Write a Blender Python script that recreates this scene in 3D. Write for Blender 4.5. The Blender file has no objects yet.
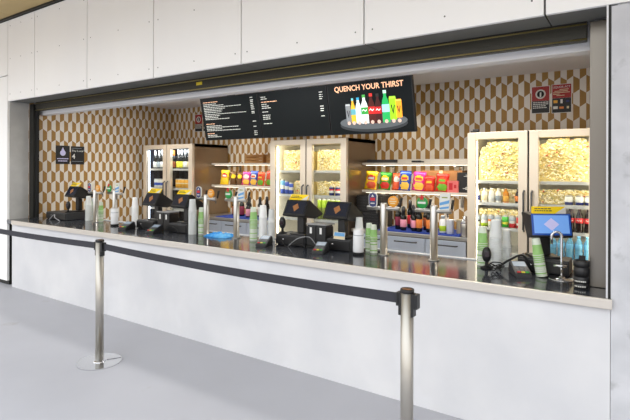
import bpy, bmesh, math, random
from mathutils import Vector, Matrix, Euler
random.seed(7)
SC = bpy.context.scene
COL = SC.collection
PI = math.pi
R = math.radians
CT = 0.904            # counter top height

# ------------------------------------------------------------------ materials
MATS = {}
def mat(name, color, rough=0.5, metal=0.0, spec=0.5, emit=None, es=0.0, ior=1.5, coat=0.0):
    if name in MATS: return MATS[name]
    m = bpy.data.materials.new(name); m.use_nodes = True
    b = m.node_tree.nodes['Principled BSDF']
    b.inputs['Base Color'].default_value = (*color, 1)
    b.inputs['Roughness'].default_value = rough
    b.inputs['Metallic'].default_value = metal
    b.inputs['Specular IOR Level'].default_value = spec
    b.inputs['IOR'].default_value = ior
    b.inputs['Coat Weight'].default_value = coat
    if emit:
        b.inputs['Emission Color'].default_value = (*emit, 1)
        b.inputs['Emission Strength'].default_value = es
    MATS[name] = m
    return m

def srgb(r, g, b):
    f = lambda c: (c/255/12.92) if c/255 <= 0.04045 else ((c/255+0.055)/1.055)**2.4
    return (f(r), f(g), f(b))

class NT:
    """tiny helper for node building"""
    def __init__(s, m): s.t = m.node_tree; s.n = s.t.nodes; s.l = s.t.links
    def new(s, ty, **kw):
        n = s.n.new(ty)
        for k, v in kw.items(): setattr(n, k, v)
        return n
    def link(s, a, b): s.l.new(a, b)
    def math(s, op, a, b=None, c=None):
        n = s.n.new('ShaderNodeMath'); n.operation = op
        for i, v in enumerate((a, b, c)):
            if v is None: continue
            if isinstance(v, (int, float)): n.inputs[i].default_value = v
            else: s.l.new(v, n.inputs[i])
        return n.outputs[0]

def mottled(name, c1, c2, scale=2.0, rough=0.6, bump=0.0, detail=6, spec=0.3, dist=0.0, spots=None, stretch=(1,1,1)):
    m = mat(name, c1, rough, spec=spec); t = NT(m); b = t.n['Principled BSDF']
    tc = t.new('ShaderNodeTexCoord'); mp = t.new('ShaderNodeMapping')
    mp.inputs['Scale'].default_value = stretch
    t.link(tc.outputs['Object'], mp.inputs['Vector'])
    nz = t.new('ShaderNodeTexNoise'); nz.inputs['Scale'].default_value = scale
    nz.inputs['Detail'].default_value = detail; nz.inputs['Distortion'].default_value = dist
    t.link(mp.outputs[0], nz.inputs['Vector'])
    rp = t.new('ShaderNodeValToRGB')
    rp.color_ramp.elements[0].position = 0.35; rp.color_ramp.elements[0].color = (*c1, 1)
    rp.color_ramp.elements[1].position = 0.68; rp.color_ramp.elements[1].color = (*c2, 1)
    t.link(nz.outputs['Fac'], rp.inputs['Fac'])
    out = rp.outputs['Color']
    if spots:
        n2 = t.new('ShaderNodeTexNoise'); n2.inputs['Scale'].default_value = spots[1]; n2.inputs['Detail'].default_value = 8
        t.link(mp.outputs[0], n2.inputs['Vector'])
        r2 = t.new('ShaderNodeValToRGB')
        r2.color_ramp.elements[0].position = spots[2]; r2.color_ramp.elements[0].color = (0,0,0,1)
        r2.color_ramp.elements[1].position = spots[2]+0.06; r2.color_ramp.elements[1].color = (spots[3],)*3+(1,)
        t.link(n2.outputs['Fac'], r2.inputs['Fac'])
        mx = t.new('ShaderNodeMix', data_type='RGBA')
        t.link(r2.outputs['Color'], mx.inputs[0]); t.link(out, mx.inputs[6]); mx.inputs[7].default_value = (*spots[0], 1)
        out = mx.outputs[2]
    t.link(out, b.inputs['Base Color'])
    if bump:
        bp = t.new('ShaderNodeBump'); bp.inputs['Strength'].default_value = bump; bp.inputs['Distance'].default_value = 0.004
        t.link(nz.outputs['Fac'], bp.inputs['Height']); t.link(bp.outputs[0], b.inputs['Normal'])
    return m

def wallpaper(name, axis):
    """stretched-hexagon wallpaper: every hexagon half white and half ochre"""
    m = mat(name, (0.5, 0.5, 0.5), 0.55, spec=0.3); t = NT(m); b = t.n['Principled BSDF']
    g = t.new('ShaderNodeNewGeometry'); sx = t.new('ShaderNodeSeparateXYZ')
    t.link(g.outputs['Position'], sx.inputs[0])
    w, p, A = 0.0622, 0.1505, 0.021
    u0 = t.math('ADD', sx.outputs[axis], 20.0)
    u = t.math('DIVIDE', u0, w)
    v = t.math('SUBTRACT', sx.outputs[2], 0.052)
    n = t.math('ROUND', t.math('DIVIDE', v, p))
    par = t.math('PINGPONG', n, 1.0)                       # 0 / 1
    sgn = t.math('SUBTRACT', 1.0, t.math('MULTIPLY', par, 2.0))
    tri = t.math('SUBTRACT', t.math('MULTIPLY', t.math('PINGPONG', u, 1.0), 2.0), 1.0)
    seam = t.math('MULTIPLY', t.math('MULTIPLY', tri, sgn), A)
    dv = t.math('SUBTRACT', t.math('SUBTRACT', v, t.math('MULTIPLY', n, p)), seam)
    row = t.math('ADD', n, t.math('GREATER_THAN', dv, 0.0))
    cell = t.math('ADD', t.math('FLOOR', u), row)
    k = t.math('PINGPONG', cell, 1.0)
    mx = t.new('ShaderNodeMix', data_type='RGBA')
    nz = t.new('ShaderNodeTexNoise'); nz.inputs['Scale'].default_value = 7
    t.link(g.outputs['Position'], nz.inputs['Vector'])
    rp = t.new('ShaderNodeValToRGB')
    rp.color_ramp.elements[0].color = (*srgb(152, 116, 62), 1); rp.color_ramp.elements[1].color = (*srgb(168, 130, 72), 1)
    t.link(nz.outputs['Fac'], rp.inputs['Fac'])
    t.link(k, mx.inputs[0]); mx.inputs[6].default_value = (*srgb(222, 216, 206), 1); t.link(rp.outputs[0], mx.inputs[7])
    t.link(mx.outputs[2], b.inputs['Base Color'])
    return m

def thin_glass(name, tint=(1, 1, 1), ior=1.45):
    m = bpy.data.materials.new(name); m.use_nodes = True; t = NT(m); t.n.clear()
    o = t.new('ShaderNodeOutputMaterial'); mx = t.new('ShaderNodeMixShader'); tr = t.new('ShaderNodeBsdfTransparent')
    gl = t.new('ShaderNodeBsdfGlossy'); fr = t.new('ShaderNodeFresnel')
    tr.inputs[0].default_value = (*tint, 1); gl.inputs['Roughness'].default_value = 0.02; fr.inputs[0].default_value = ior
    g = t.new('ShaderNodeNewGeometry')
    t.link(t.math('MULTIPLY', fr.outputs[0], t.math('SUBTRACT', 1.0, g.outputs['Backfacing'])), mx.inputs[0]); t.link(tr.outputs[0], mx.inputs[1]); t.link(gl.outputs[0], mx.inputs[2]); t.link(mx.outputs[0], o.inputs[0])
    return m

def translucent(name, color, clear=0.35, rough=0.25):
    m = bpy.data.materials.new(name); m.use_nodes = True; t = NT(m)
    b = t.n['Principled BSDF']; o = t.n['Material Output']
    b.inputs['Base Color'].default_value = (*color, 1); b.inputs['Roughness'].default_value = rough
    tr = t.new('ShaderNodeBsdfTransparent'); tr.inputs[0].default_value = (min(1,color[0]*.4+.6), min(1,color[1]*.4+.6), min(1,color[2]*.4+.6), 1)
    mx = t.new('ShaderNodeMixShader'); mx.inputs[0].default_value = clear
    t.link(b.outputs[0], mx.inputs[1]); t.link(tr.outputs[0], mx.inputs[2]); t.link(mx.outputs[0], o.inputs[0])
    return m

def emission(name, color, strength):
    m = bpy.data.materials.new(name); m.use_nodes = True; t = NT(m); t.n.clear()
    o = t.new('ShaderNodeOutputMaterial'); e = t.new('ShaderNodeEmission')
    e.inputs[0].default_value = (*color, 1); e.inputs[1].default_value = strength
    t.link(e.outputs[0], o.inputs[0])
    return m

M = {}
M['panel'] = mottled('fibre_cement_panel', srgb(244,244,244), srgb(248,248,247), 1.2, 0.6, stretch=(1,1,.35))
M['base'] = mottled('painted_counter_base', srgb(207,208,212), srgb(221,221,223), 1.6, 0.5, spots=(srgb(224,225,229), 2.0, .6, .25))
M['pier'] = mottled('rough_concrete', srgb(208,209,214), srgb(184,186,191), 3.5, 0.75, 0.25, spots=(srgb(150,152,154), 5.0, .58, .55))
M['reveal'] = mottled('grey_concrete', srgb(196,196,194), srgb(176,176,174), 3, 0.8)
M['under'] = mottled('shaded_fibre_cement', srgb(112,112,107), srgb(102,102,98), 3, 0.8)  # same panels, colour darkened to carry the shade under the fascia
M['floor'] = mottled('smooth_concrete_floor', srgb(183,184,191), srgb(175,176,183), .9, 0.5, spots=(srgb(152,148,142), 1.6, .66, .45), spec=.25)
M['soffit'] = mottled('tan_soffit', srgb(190,166,118), srgb(172,150,104), 1.5, 0.7, stretch=(.3,1,1))
M['ceil'] = mottled('ceiling_paint', srgb(226,226,228), srgb(222,222,224), 1, 0.8)
M['dark'] = mat('dark_metal', srgb(40,40,38), 0.45, 0.3)
M['shutter'] = mat('bronze_shutter_metal', srgb(58,57,50), 0.45, 0.4)
M['gold'] = mat('brass_ridge', srgb(150,136,88), 0.35, 0.7)
M['black'] = mat('black_plastic', srgb(22,22,24), 0.4)
M['black2'] = mat('charcoal_plastic', srgb(52,53,56), 0.45)
M['rubber'] = mat('black_rubber', srgb(16,16,17), 0.7)
M['steel'] = mat('brushed_steel', srgb(190,188,184), 0.32, 1.0)
M['steel2'] = mat('dull_steel', srgb(128,124,118), 0.36, 1.0)
M['skysteel'] = mat('sky_tinted_steel', srgb(196,206,222), 0.3, 0.6)  # pale blue in the colour imitates sky reflected in the drawers
M['chrome'] = mat('chrome', srgb(215,216,218), 0.12, 1.0)
M['postst'] = mat('satin_steel_post', srgb(184,180,172), 0.42, 1.0)
M['lip'] = mat('worn_steel_edge', srgb(214,208,200), 0.42, 0.75)
M['top'] = mat('black_polished_top', srgb(58,61,68), 0.11, 0.0, ior=1.9)
M['wp_left'] = wallpaper('hexagon_wallpaper_side', 1)
M['wp_back'] = wallpaper('hexagon_wallpaper_back', 0)
M['fridge'] = mat('fridge_steel_frame', srgb(232,221,204), 0.33, 0.5)
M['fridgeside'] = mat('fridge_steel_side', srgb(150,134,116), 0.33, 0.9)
M['liner'] = mat('fridge_white_liner', srgb(236,232,222), 0.5)
M['dliner'] = mat('fridge_dark_liner', srgb(44,50,62), 0.5)
M['shelfwire'] = mat('fridge_shelf', srgb(206,206,204), 0.4, 0.4)
M['glass'] = thin_glass('door_glass', (.97,.985,.98))
M['ledw'] = emission('cool_led', (0.72,0.82,1.0), 5.0)
M['ledwarm'] = emission('warm_led', (1.0,0.9,0.7), 9.0)
M['strip'] = emission('shelf_fill_strip', (1.0,.88,.68), 2.0)
M['lamp'] = emission('ceiling_panel_light', (1.0,0.95,0.88), 1.2)
M['downl'] = emission('downlight_glow', (1.0,0.85,0.6), 8.0)
M['shelf'] = mat('pale_shelf', srgb(226,218,204), 0.45, 0.2)
M['wood'] = mottled('crate_wood', srgb(198,150,92), srgb(172,122,68), 14, 0.6, stretch=(.2,1,1))
M['card'] = mat('brown_cardboard', srgb(150,108,66), 0.8)
M['white'] = mat('white_plastic', srgb(238,240,243), 0.35)
M['paper'] = mat('white_paper', srgb(236,236,234), 0.7)
M['yellow'] = mat('yellow_sign', srgb(255,220,0), 0.5)
M['navy'] = mat('navy_enamel', srgb(44,54,104), 0.35)
M['orange'] = mat('orange_enamel', srgb(232,156,44), 0.35)
M['green'] = mat('green_enamel', srgb(30,150,66), 0.35)
M['skyblue'] = mat('sky_blue_print', srgb(96,160,214), 0.4)
M['red'] = mat('red_print', srgb(196,34,36), 0.45)
M['darkred'] = mat('dark_red_poster', srgb(158,34,30), 0.5)
M['mat'] = mat('blue_bar_mat', srgb(28,60,150), 0.7)
M['cloth'] = mottled('blue_cloth', srgb(40,140,224), srgb(120,196,245), 14, 0.85)
M['belt'] = mat('grey_webbing', srgb(48,48,56), 0.8)
M['cupclear'] = translucent('clear_cup_plastic', srgb(236,240,240), .25)
M['cupwhite'] = mat('frosted_cup_plastic', srgb(244,246,246), .35)
M['cupgreen'] = translucent('green_print_cup', srgb(156,206,124), .15)
M['cuppale'] = translucent('pale_green_cup', srgb(232,242,226), .22)
M['scr_dark'] = mat('dark_display', srgb(20,24,34), 0.12, emit=srgb(26,32,46), es=.6)
M['scr_blue'] = mat('blue_display', srgb(70,110,170), 0.2, emit=srgb(112,156,214), es=.6)
M['scr_edge'] = mat('blue_display_border', srgb(20,50,110), 0.2, emit=srgb(30,72,150), es=.5)
M['diamond_o'] = mat('orange_diamond', srgb(150,100,60), 0.3, emit=srgb(150,98,60), es=.15)
M['diamond_p'] = mat('pale_lilac_diamond', srgb(150,146,180), 0.3, emit=srgb(186,186,224), es=.45)
M['board'] = mat('menu_display', srgb(10,13,14), 0.5, spec=.2, emit=srgb(20,26,28), es=.5)
M['btext'] = mat('menu_lettering', srgb(220,222,216), 0.5, emit=srgb(206,210,200), es=.45)
M['bhead'] = mat('menu_heading', srgb(226,176,140), 0.5, emit=srgb(238,184,146), es=.95)
def lit(name, r, g, b, s=.8): return mat(name, srgb(r,g,b), .5, emit=srgb(r,g,b), es=s)

# ------------------------------------------------------------------ mesh helpers
class MB:
    def __init__(s): s.bm = bmesh.new()
    def _add(s, verts, faces, mi=0, mtx=None, smooth=False):
        vs = [s.bm.verts.new(mtx @ Vector(v) if mtx else Vector(v)) for v in verts]
        for f in faces:
            try:
                fc = s.bm.faces.new([vs[i] for i in f]); fc.material_index = mi; fc.smooth = smooth
            except ValueError: pass
        return s
    def box(s, x0, x1, y0, y1, z0, z1, bev=0.0, mi=0, mtx=None):
        tmp = bmesh.new()
        bmesh.ops.create_cube(tmp, size=1)
        for v in tmp.verts:
            v.co = Vector(((x0+x1)/2 + v.co.x*(x1-x0), (y0+y1)/2 + v.co.y*(y1-y0), (z0+z1)/2 + v.co.z*(z1-z0)))
        if bev > 0: bmesh.ops.bevel(tmp, geom=list(tmp.edges), offset=bev, segments=2, profile=.6, affect='EDGES')
        s._merge(tmp, mi, mtx); return s
    def _merge(s, tmp, mi=0, mtx=None, smooth=False):
        tmp.verts.index_update()
        vs = [s.bm.verts.new(mtx @ v.co if mtx else v.co) for v in tmp.verts]
        for f in tmp.faces:
            fc = s.bm.faces.new([vs[v.index] for v in f.verts]); fc.material_index = mi; fc.smooth = smooth or f.smooth
        tmp.free()
    def lathe(s, prof, seg=20, mi=0, mtx=None, smooth=True, mis=None):
        verts, faces = [], []
        n = len(prof)
        for (r, z) in prof:
            for k in range(seg):
                a = 2*PI*k/seg; verts.append((r*math.cos(a), r*math.sin(a), z))
        vs = [s.bm.verts.new(mtx @ Vector(v) if mtx else Vector(v)) for v in verts]
        for i in range(n-1):
            for k in range(seg):
                q = [vs[i*seg+k], vs[i*seg+(k+1)%seg], vs[(i+1)*seg+(k+1)%seg], vs[(i+1)*seg+k]]
                fc = s.bm.faces.new(q); fc.smooth = smooth; fc.material_index = mis[i] if mis else mi
        for i, rev in ((0, True), (n-1, False)):
            if prof[i][0] > 1e-4:
                ring = [vs[i*seg+k] for k in range(seg)]
                fc = s.bm.faces.new(ring[::-1] if rev else ring); fc.material_index = (mis[min(i, n-2)] if mis else mi)
        return s
    def cyl(s, p0, p1, r0, r1=None, seg=16, mi=0, smooth=True):
        p0, p1 = Vector(p0), Vector(p1); d = p1-p0; L = d.length
        q = d.to_track_quat('Z', 'Y').to_matrix().to_4x4(); q.translation = p0
        s.lathe([(r0, 0), (r0 if r1 is None else r1, L)], seg, mi, q, smooth); return s
    def tube(s, pts, r, seg=8, mi=0):
        pts = [Vector(p) for p in pts]; rings = []
        for i, p in enumerate(pts):
            d = (pts[min(i+1, len(pts)-1)] - pts[max(i-1, 0)]).normalized()
            q = d.to_track_quat('Z', 'Y').to_matrix()
            rings.append([s.bm.verts.new(p + q @ Vector((r*math.cos(2*PI*k/seg), r*math.sin(2*PI*k/seg), 0))) for k in range(seg)])
        for i in range(len(rings)-1):
            a, b = rings[i], rings[i+1]
            off = min(range(seg), key=lambda o: (b[o].co-a[0].co).length)
            for k in range(seg):
                fc = s.bm.faces.new([a[k], a[(k+1)%seg], b[(k+1+off)%seg], b[(k+off)%seg]]); fc.smooth = True; fc.material_index = mi
        s.bm.faces.new(rings[0][::-1]).material_index = mi; s.bm.faces.new(rings[-1]).material_index = mi
        return s
    def prism(s, poly, y0, y1, mi=0, mtx=None, axis='y'):
        """poly in (x,z), extruded along y; axis 'x': poly in (y,z) extruded along x"""
        n = len(poly)
        mk = (lambda p, y: (p[0], y, p[1])) if axis == 'y' else (lambda p, y: (y, p[0], p[1]))
        verts = [mk(p, y0) for p in poly] + [mk(p, y1) for p in poly]
        faces = [tuple(range(n)), tuple(range(2*n-1, n-1, -1))] + [(i, i+n, (i+1) % n + n, (i+1) % n) for i in range(n)]
        s._add(verts, faces, mi, mtx); return s
    def build(s, name, mats, parent=None, loc=None, rot=None):
        bmesh.ops.recalc_face_normals(s.bm, faces=list(s.bm.faces))
        me = bpy.data.meshes.new(name); s.bm.to_mesh(me); s.bm.free()
        for m in (mats if isinstance(mats, (list, tuple)) else [mats]): me.materials.append(m)
        o = bpy.data.objects.new(name, me); COL.objects.link(o)
        if parent: o.parent = parent
        if loc is not None: o.location = loc
        if rot is not None: o.rotation_euler = rot
        return o

def tag(o, label=None, cat=None, group=None, kind=None):
    if label: o['label'] = label
    if cat: o['category'] = cat
    if group: o['group'] = group
    if kind: o['kind'] = kind
    return o
def thing(name, label, cat, loc=(0,0,0), rz=0.0, group=None, rx=0.0):
    o = bpy.data.objects.new(name, None); COL.objects.link(o); o.empty_display_size = .05
    o.location = loc; o.rotation_euler = (rx, 0, rz)
    return tag(o, label, cat, group)
def struct(name, mb, m, label, cat='wall'):
    o = mb.build(name, m); return tag(o, label, cat, None, 'structure')
def kids(o): return [c for c in ALLKIDS(o)]
def ALLKIDS(o): return [c for c in COL.objects if c.parent == o]
def copy_tree(o, parent=None):
    c = o.copy(); COL.objects.link(c)
    if parent: c.parent = parent
    for ch in ALLKIDS(o): copy_tree(ch, c)
    return c
def dup(root, loc, label, group=None, rz=None):
    c = copy_tree(root); c.location = loc; c['label'] = label
    if rz is not None: c.rotation_euler = (0, 0, rz)
    if group: c['group'] = group
    return c
def text_obj(name, s, size, m, parent, loc, depth=.0015, align='LEFT', rot=(PI/2, 0, 0), bold=0.0, width=None):
    cu = bpy.data.curves.new(name, 'FONT'); cu.body = s; cu.size = size; cu.extrude = depth; cu.align_x = align; cu.offset = bold
    cu.resolution_u = 3
    to = bpy.data.objects.new(name+'_tmp', cu); COL.objects.link(to)
    bpy.context.view_layer.update()
    dg = bpy.context.evaluated_depsgraph_get()
    me = bpy.data.meshes.new_from_object(to.evaluated_get(dg)); bpy.data.objects.remove(to)
    me.materials.clear(); me.materials.append(m)
    if width:
        xs = [v.co.x for v in me.vertices]; k = width/(max(xs)-min(xs))
        for v in me.vertices: v.co.x *= k
    o = bpy.data.objects.new(name, me); COL.objects.link(o); o.parent = parent; o.location = loc; o.rotation_euler = rot
    return o

# ------------------------------------------------------------------ camera (shifted lens keeps the verticals upright)
cam = bpy.data.cameras.new('camera'); co = bpy.data.objects.new('camera', cam); COL.objects.link(co)
cam.sensor_width = 36; cam.sensor_fit = 'HORIZONTAL'; cam.lens = 480/630*36
co.location = (0, -3.1, 1.615); co.rotation_euler = (Euler((PI/2, 0, R(34))).to_matrix() @ Matrix.Rotation(R(.17), 3, 'Z')).to_euler()
cam.shift_y = -(210-168.5)/630
SC.camera = co

# ------------------------------------------------------------------ the building
LX, RX = -7.18, -0.128            # edges of the serving opening
FB = 2.525                        # underside of the fascia
struct('floor', MB().box(-16, 7, -26, 2.9, -.1, 0), M['floor'], 'smooth pale grey concrete floor in front of the kiosk', 'floor')

# fascia of large panels with open joints
JO = [-10.2, -9.0, -7.80, -7.18, -6.45, -5.25, -4.06, -2.87, -1.665, -.462, .74, 1.94, 3.14]
fb = MB()
for i in range(len(JO)-1):
    fb.box(JO[i]+.006, JO[i+1]-.006, 0, .03, FB if JO[i] >= LX-.01 and JO[i] < RX else (2.525 if JO[i] > 0 else 2.885), 3.63, .002)
for i in range(3):
    fb.box(JO[i]+.006, JO[i+1]-.006, 0, .03, .06, 2.873, .002)
for i in range(3, 9):                                         # fixing screws
    for z in (2.62, 3.1, 3.55):
        for x in (JO[i]+.07, (JO[i]+JO[i+1])/2, JO[i+1]-.07): fb.cyl((x, .001, z), (x, -.0015, z), .006, seg=8, mi=1)
struct('wall_fascia', fb, [M['panel'], M['under']], 'pale fibre cement panels above the serving opening', 'wall')
bk = MB(); bk.box(-10.2, 3.14, .032, .27, 2.545, 3.66).box(-10.2, LX-.02, .032, .27, 0, 2.545)
struct('wall_front', bk, M['dark'], 'dark backing behind the joints of the fascia panels', 'wall')
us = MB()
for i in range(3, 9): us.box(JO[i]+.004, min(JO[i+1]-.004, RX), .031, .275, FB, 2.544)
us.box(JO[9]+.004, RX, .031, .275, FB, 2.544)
struct('trim_1', us, M['under'], 'panel underside, greyed for shade, over the serving opening', 'trim')
struct('wall_pier', MB().box(RX+.002, 3.14, 0, .34, 0, FB-.012).box(RX+.03, 3.14, .02, .3, FB-.012, FB+.02), M['pier'], 'stained pale concrete pier right of the serving opening', 'wall')
struct('trim_2', MB().box(RX-.021, RX-.012, -.004, .2, CT, FB).box(RX-.012, RX+.001, .012, .2, CT, FB, mi=1), [mat('grey_edge_metal', srgb(205,206,210), .4, .3), M['dark']], 'thin white metal edge strip on the right pier', 'trim')
struct('wall_reveal', MB().box(LX-.02, LX, .031, .275, CT-.05, FB), M['reveal'], 'grey concrete left side of the serving opening', 'wall')
# lower counter wall
struct('wall_counter', MB().box(-7.045, RX, 0, .62, 0, CT-.052, .003).box(-7.18, -7.046, .06, .62, 0, CT-.052, mi=1), [M['base'], M['dark']], 'white painted wall under the counter', 'wall')
# soffit of the wide roof outside
sf = MB(); x = -13.0
while x < 6: sf.box(x+.004, x+1.496, -2.4, -.03, 3.665, 3.7); x += 1.5
sf.box(-13, 6, -2.4, 2.95, 3.70, 3.85); sf.box(-13, 6, -.028, .03, 3.64, 3.69, mi=1)
struct('ceiling_eave', sf, [M['soffit'], M['dark']], 'tan soffit of the roof overhang', 'ceiling')
# interior shell
struct('wall_left', MB().box(-7.32, -7.17, .276, 2.95, 0, 3.68), M['wp_left'], 'left kiosk wall in white and ochre hexagon wallpaper', 'wall')
struct('wall_back', MB().box(-7.17, .12, 2.8, 2.95, 0, 3.68), M['wp_back'], 'back kiosk wall in white and ochre hexagon wallpaper', 'wall')
struct('wall_right', MB().box(.12, .25, .345, 2.95, 0, 3.68), M['wp_left'], 'right kiosk wall in hexagon wallpaper', 'wall')
struct('ceiling', MB().box(-7.168, .118, .52, 2.798, 2.70, 3.3), M['ceil'], 'flat pale ceiling inside the kiosk', 'ceiling')
struct('wall_lintel', MB().box(-7.168, .118, .40, .515, 2.370, 3.3), M['ceil'], 'white lintel behind the rolled up shutter', 'wall')
# roller shutter
sh = thing('roller_shutter', 'rolled up bronze metal shutter under the fascia', 'shutter', ((LX+RX)/2, .3, 2.41))
W2 = (RX-LX)/2-.14
b = MB(); b.box(-W2, W2, .0, .05, 0, .135, .006)
for z in (.012, .105): b.cyl((-W2, -.002, z), (W2, -.002, z), .006, seg=8, mi=1)
b.box(-W2, W2, -.004, .0, .05, .085, .002)
b.build('bottom_bar', [M['shutter'], M['gold']], sh)
MB().box(-.105, -.02, -.007, -.0042, .052, .083).build('sticker', mat('yellow_sticker', srgb(214,190,40), .5), sh)
MB().box(-W2, W2, .03, .098, .16, .6, .02).build('housing', M['dark'], sh)
for sgn, x0, x1 in ((-1, LX+.002, -7.065), (1, -.247, -.15)):
    cx = (LX+RX)/2
    g = MB(); g.box(x0-cx, x1-cx, -.06 if sgn > 0 else -.02, .05, CT-2.41+.001, .1, .004)
    if sgn < 0: g.box(x1-cx, x1-cx+.03, .01, .05, CT-2.41+.001, .1, .002, mi=1)
    g.build('guide_rail', [M['steel2'] if sgn > 0 else M['dark'], M['rubber']], sh)
# worktop
wt = thing('counter_worktop', 'long black polished worktop with pale steel front edge', 'counter', (-3.65, 0, CT-.051))
MB().box(-7.168+3.65, -.132+3.65, -.012, .72, 0, .051, .002).build('top_slab', M['top'], wt)
e = MB().box(-6.985+3.65, -.118+3.65, -.038, -.013, -.002, .0515, .003).build('front_edge', M['lip'], wt); e['label'] = 'pale worn steel front edge'
be = MB().box(-7.16+3.65, -.40+3.65, .697, .72, .0511, .060, .002).build('back_rail', M['white'], wt); be['label'] = 'thin white rail along the back edge'

# unseen interior lamps added to brighten the kiosk
lt = thing('fill_panel', 'flat ceiling light panel in the kiosk ceiling, left', 'light', (-5.8, 1.25, 2.70), 0, 'kiosk ceiling fill lights')
MB().box(-.6, .6, -.15, .15, -.03, 0, .004).build('frame', M['white'], lt)
MB().box(-.57, .57, -.12, .12, -.034, -.03).build('diffuser', M['lamp'], lt)
for x, w in ((-3.6, 'middle'), (-1.4, 'right')): dup(lt, (x, 1.25, 2.70), 'flat ceiling light panel in the kiosk ceiling, '+w)
def area(name, loc, rot, sx, sy, power, color):
    l = bpy.data.lights.new(name, 'AREA'); l.shape = 'RECTANGLE'; l.size = sx; l.size_y = sy; l.energy = power; l.color = color
    o = bpy.data.objects.new(name, l); COL.objects.link(o); o.location = loc; o.rotation_euler = rot; return o
for x in (-5.8, -3.6, -1.4): area('fill_lamp', (x, 1.25, 2.655), (0,0,0), 1.1, .24, 13, (1.0,.97,.93))
dn = None  # unseen spots added to warm the back wall and fridge fronts
for i, (x, y, nm) in enumerate(((-6.2,1.55,'above the dark fridge'),(-5.1,2.46,'behind the left menu screen'),(-3.7,2.46,'behind the middle menu screen'),(-2.6,2.46,'behind the right menu screen'),(-1.5,1.55,'in front of the right fridge'),(-.6,1.55,'at the right end of the ceiling'))):
    nm = 'small unseen round ceiling downlight '+nm
    if dn is None:
        dn = thing('downlight', nm, 'light', (x, y, 2.70), 0, 'ceiling downlights')
        MB().lathe([(.035,-.001),(.055,-.001),(.055,-.008),(.035,-.008)], 20).build('rim', M['white'], dn)
        MB().lathe([(.034,-.001),(.034,-.004)], 20).build('lens', M['downl'], dn)
    else: dup(dn, (x, y, 2.70), nm)
    l = bpy.data.lights.new('downlight_lamp', 'SPOT'); l.energy = 20 if y > 2 else 34; l.color = (1.0,.86,.66); l.spot_size = R(110); l.spot_blend = .7; l.shadow_soft_size = .03
    o = bpy.data.objects.new('downlight_lamp', l); COL.objects.link(o); o.location = (x, y, 2.685)

# ------------------------------------------------------------------ fridges
def fridge(x0, label, liner, led, ledm):
    W, Dp, Hh = 1.21, .78, 2.0
    t = thing('display_fridge', label, 'fridge', (x0, 2.0, 0), 0, 'two door display fridges')
    c = MB()
    c.box(0, .03, .052, Dp, .1, Hh, .003).box(W-.03, W, .052, Dp, .1, Hh, .003)
    c.box(0, W, .052, Dp, Hh-.05, Hh, .003).box(0, W, .052, Dp, .1, .2, .003)
    c.box(.03, W-.03, Dp-.03, Dp, .2, Hh-.05)
    for xx in (.05, W-.1):
        for yy in (.1, Dp-.12): c.box(xx, xx+.05, yy, yy+.05, 0, .1)
    c.build('cabinet', M['fridgeside'], t)
    li = MB(); li.box(.031, .04, .06, Dp-.03, .2, Hh-.051).box(W-.04, W-.031, .06, Dp-.03, .2, Hh-.051).box(.031, W-.031, Dp-.04, Dp-.031, .2, Hh-.051)
    li.box(.041, W-.041, .06, Dp-.041, Hh-.06, Hh-.051).box(.041, W-.041, .06, Dp-.041, .201, .21).box(W/2-.02, W/2+.02, .056, .09, .211, Hh-.06)
    li.build('liner', liner, t)
    fr = MB().box(.002, W-.002, .0, .05, .1, .2, .003)
    fr.build('kick_grille', M['fridgeside'], t)
    for k in (0, 1):
        a, bb = (.004, W/2-.012) if k == 0 else (W/2+.004, W-.004)
        d = MB(); wl, wr = (.095, .075) if k == 0 else (.07, .10)
        wl = .085; wr = .085
        d.box(a, a+wl, 0, .05, .205, Hh-.005, .004).box(bb-wr, bb, 0, .05, .205, Hh-.005, .004)
        d.box(a+wl, bb-wr, .001, .049, .205, .29, .003).box(a+wl, bb-wr, .001, .049, Hh-.075, Hh-.005, .003)
        dr = d.build('door', M['fridge'], t)
        g = MB().box(a+wl-.004, bb-wr+.004, .02, .026, .286, Hh-.071).build('glass', M['glass'], dr)
        hx = bb-.03 if k == 0 else a+.028
        h = MB().tube([(hx, 0, 1.0), (hx, -.035, 1.02), (hx, -.035, 1.38), (hx, 0, 1.4)], .010).build('handle', M['black2'], dr)
    MB().box(W/2-.010, W/2+.002, .012, .05, .2, Hh-.005).build('centre_gasket', M['rubber'], t)
    if led:
        for xs in led: MB().box(xs-.012, xs+.012, .058, .07, .25, Hh-.09).build('led_strip', ledm, t)
    return t
F1 = fridge(-6.945, 'stainless display fridge with dark interior beside the left wall', M['dliner'], (.08,), M['ledw'])
F2 = fridge(-4.185, 'brightly lit display fridge with cream doors under the menu screens', M['liner'], (.08, 1.155), M['ledwarm'])
F3 = fridge(-1.505, 'brightly lit display fridge behind the blue till screen on the right', M['liner'], (.08, 1.155), M['ledwarm'])
def fshelf(t, zs):
    for z in zs:
        m = MB(); m.box(.042, 1.168, .085, .70, z-.012, z, .002).box(.042, 1.168, .075, .0845, z-.026, z+.006, .002)
        m.build('shelf', M['shelfwire'], t)
S1 = (1.6, 1.285, .95, .6); S2 = (1.585, 1.262, .95, .6); S3 = (1.49, 1.262, 1.005, .745)
fshelf(F1, S1); fshelf(F2, S2); fshelf(F3, S3)
for (x, z) in ((F2.location.x, 1.9), (F3.location.x, 1.9)):
    for k in (0, 1): area('fridge_lamp', (x+.31+.58*k, 2.068, 1.925), (R(22), 0, 0), .48, .03, .9, (1.0,.9,.68))
area('fridge_lamp', (F1.location.x+.62, 2.068, 1.925), (R(22), 0, 0), 1.0, .03, 5, (.9,.94,1.0))
t = thing('door_alarm', 'small black gadget on top of the right fridge, left corner', 'gadget', (-1.44, 2.06, 2.0))
MB().box(-.04,.04,-.02,.02,0,.016,.003).build('base', M['black'], t); MB().box(-.02,.045,-.015,.015,.0161,.034,.004).build('cover', M['black2'], t)
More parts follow.
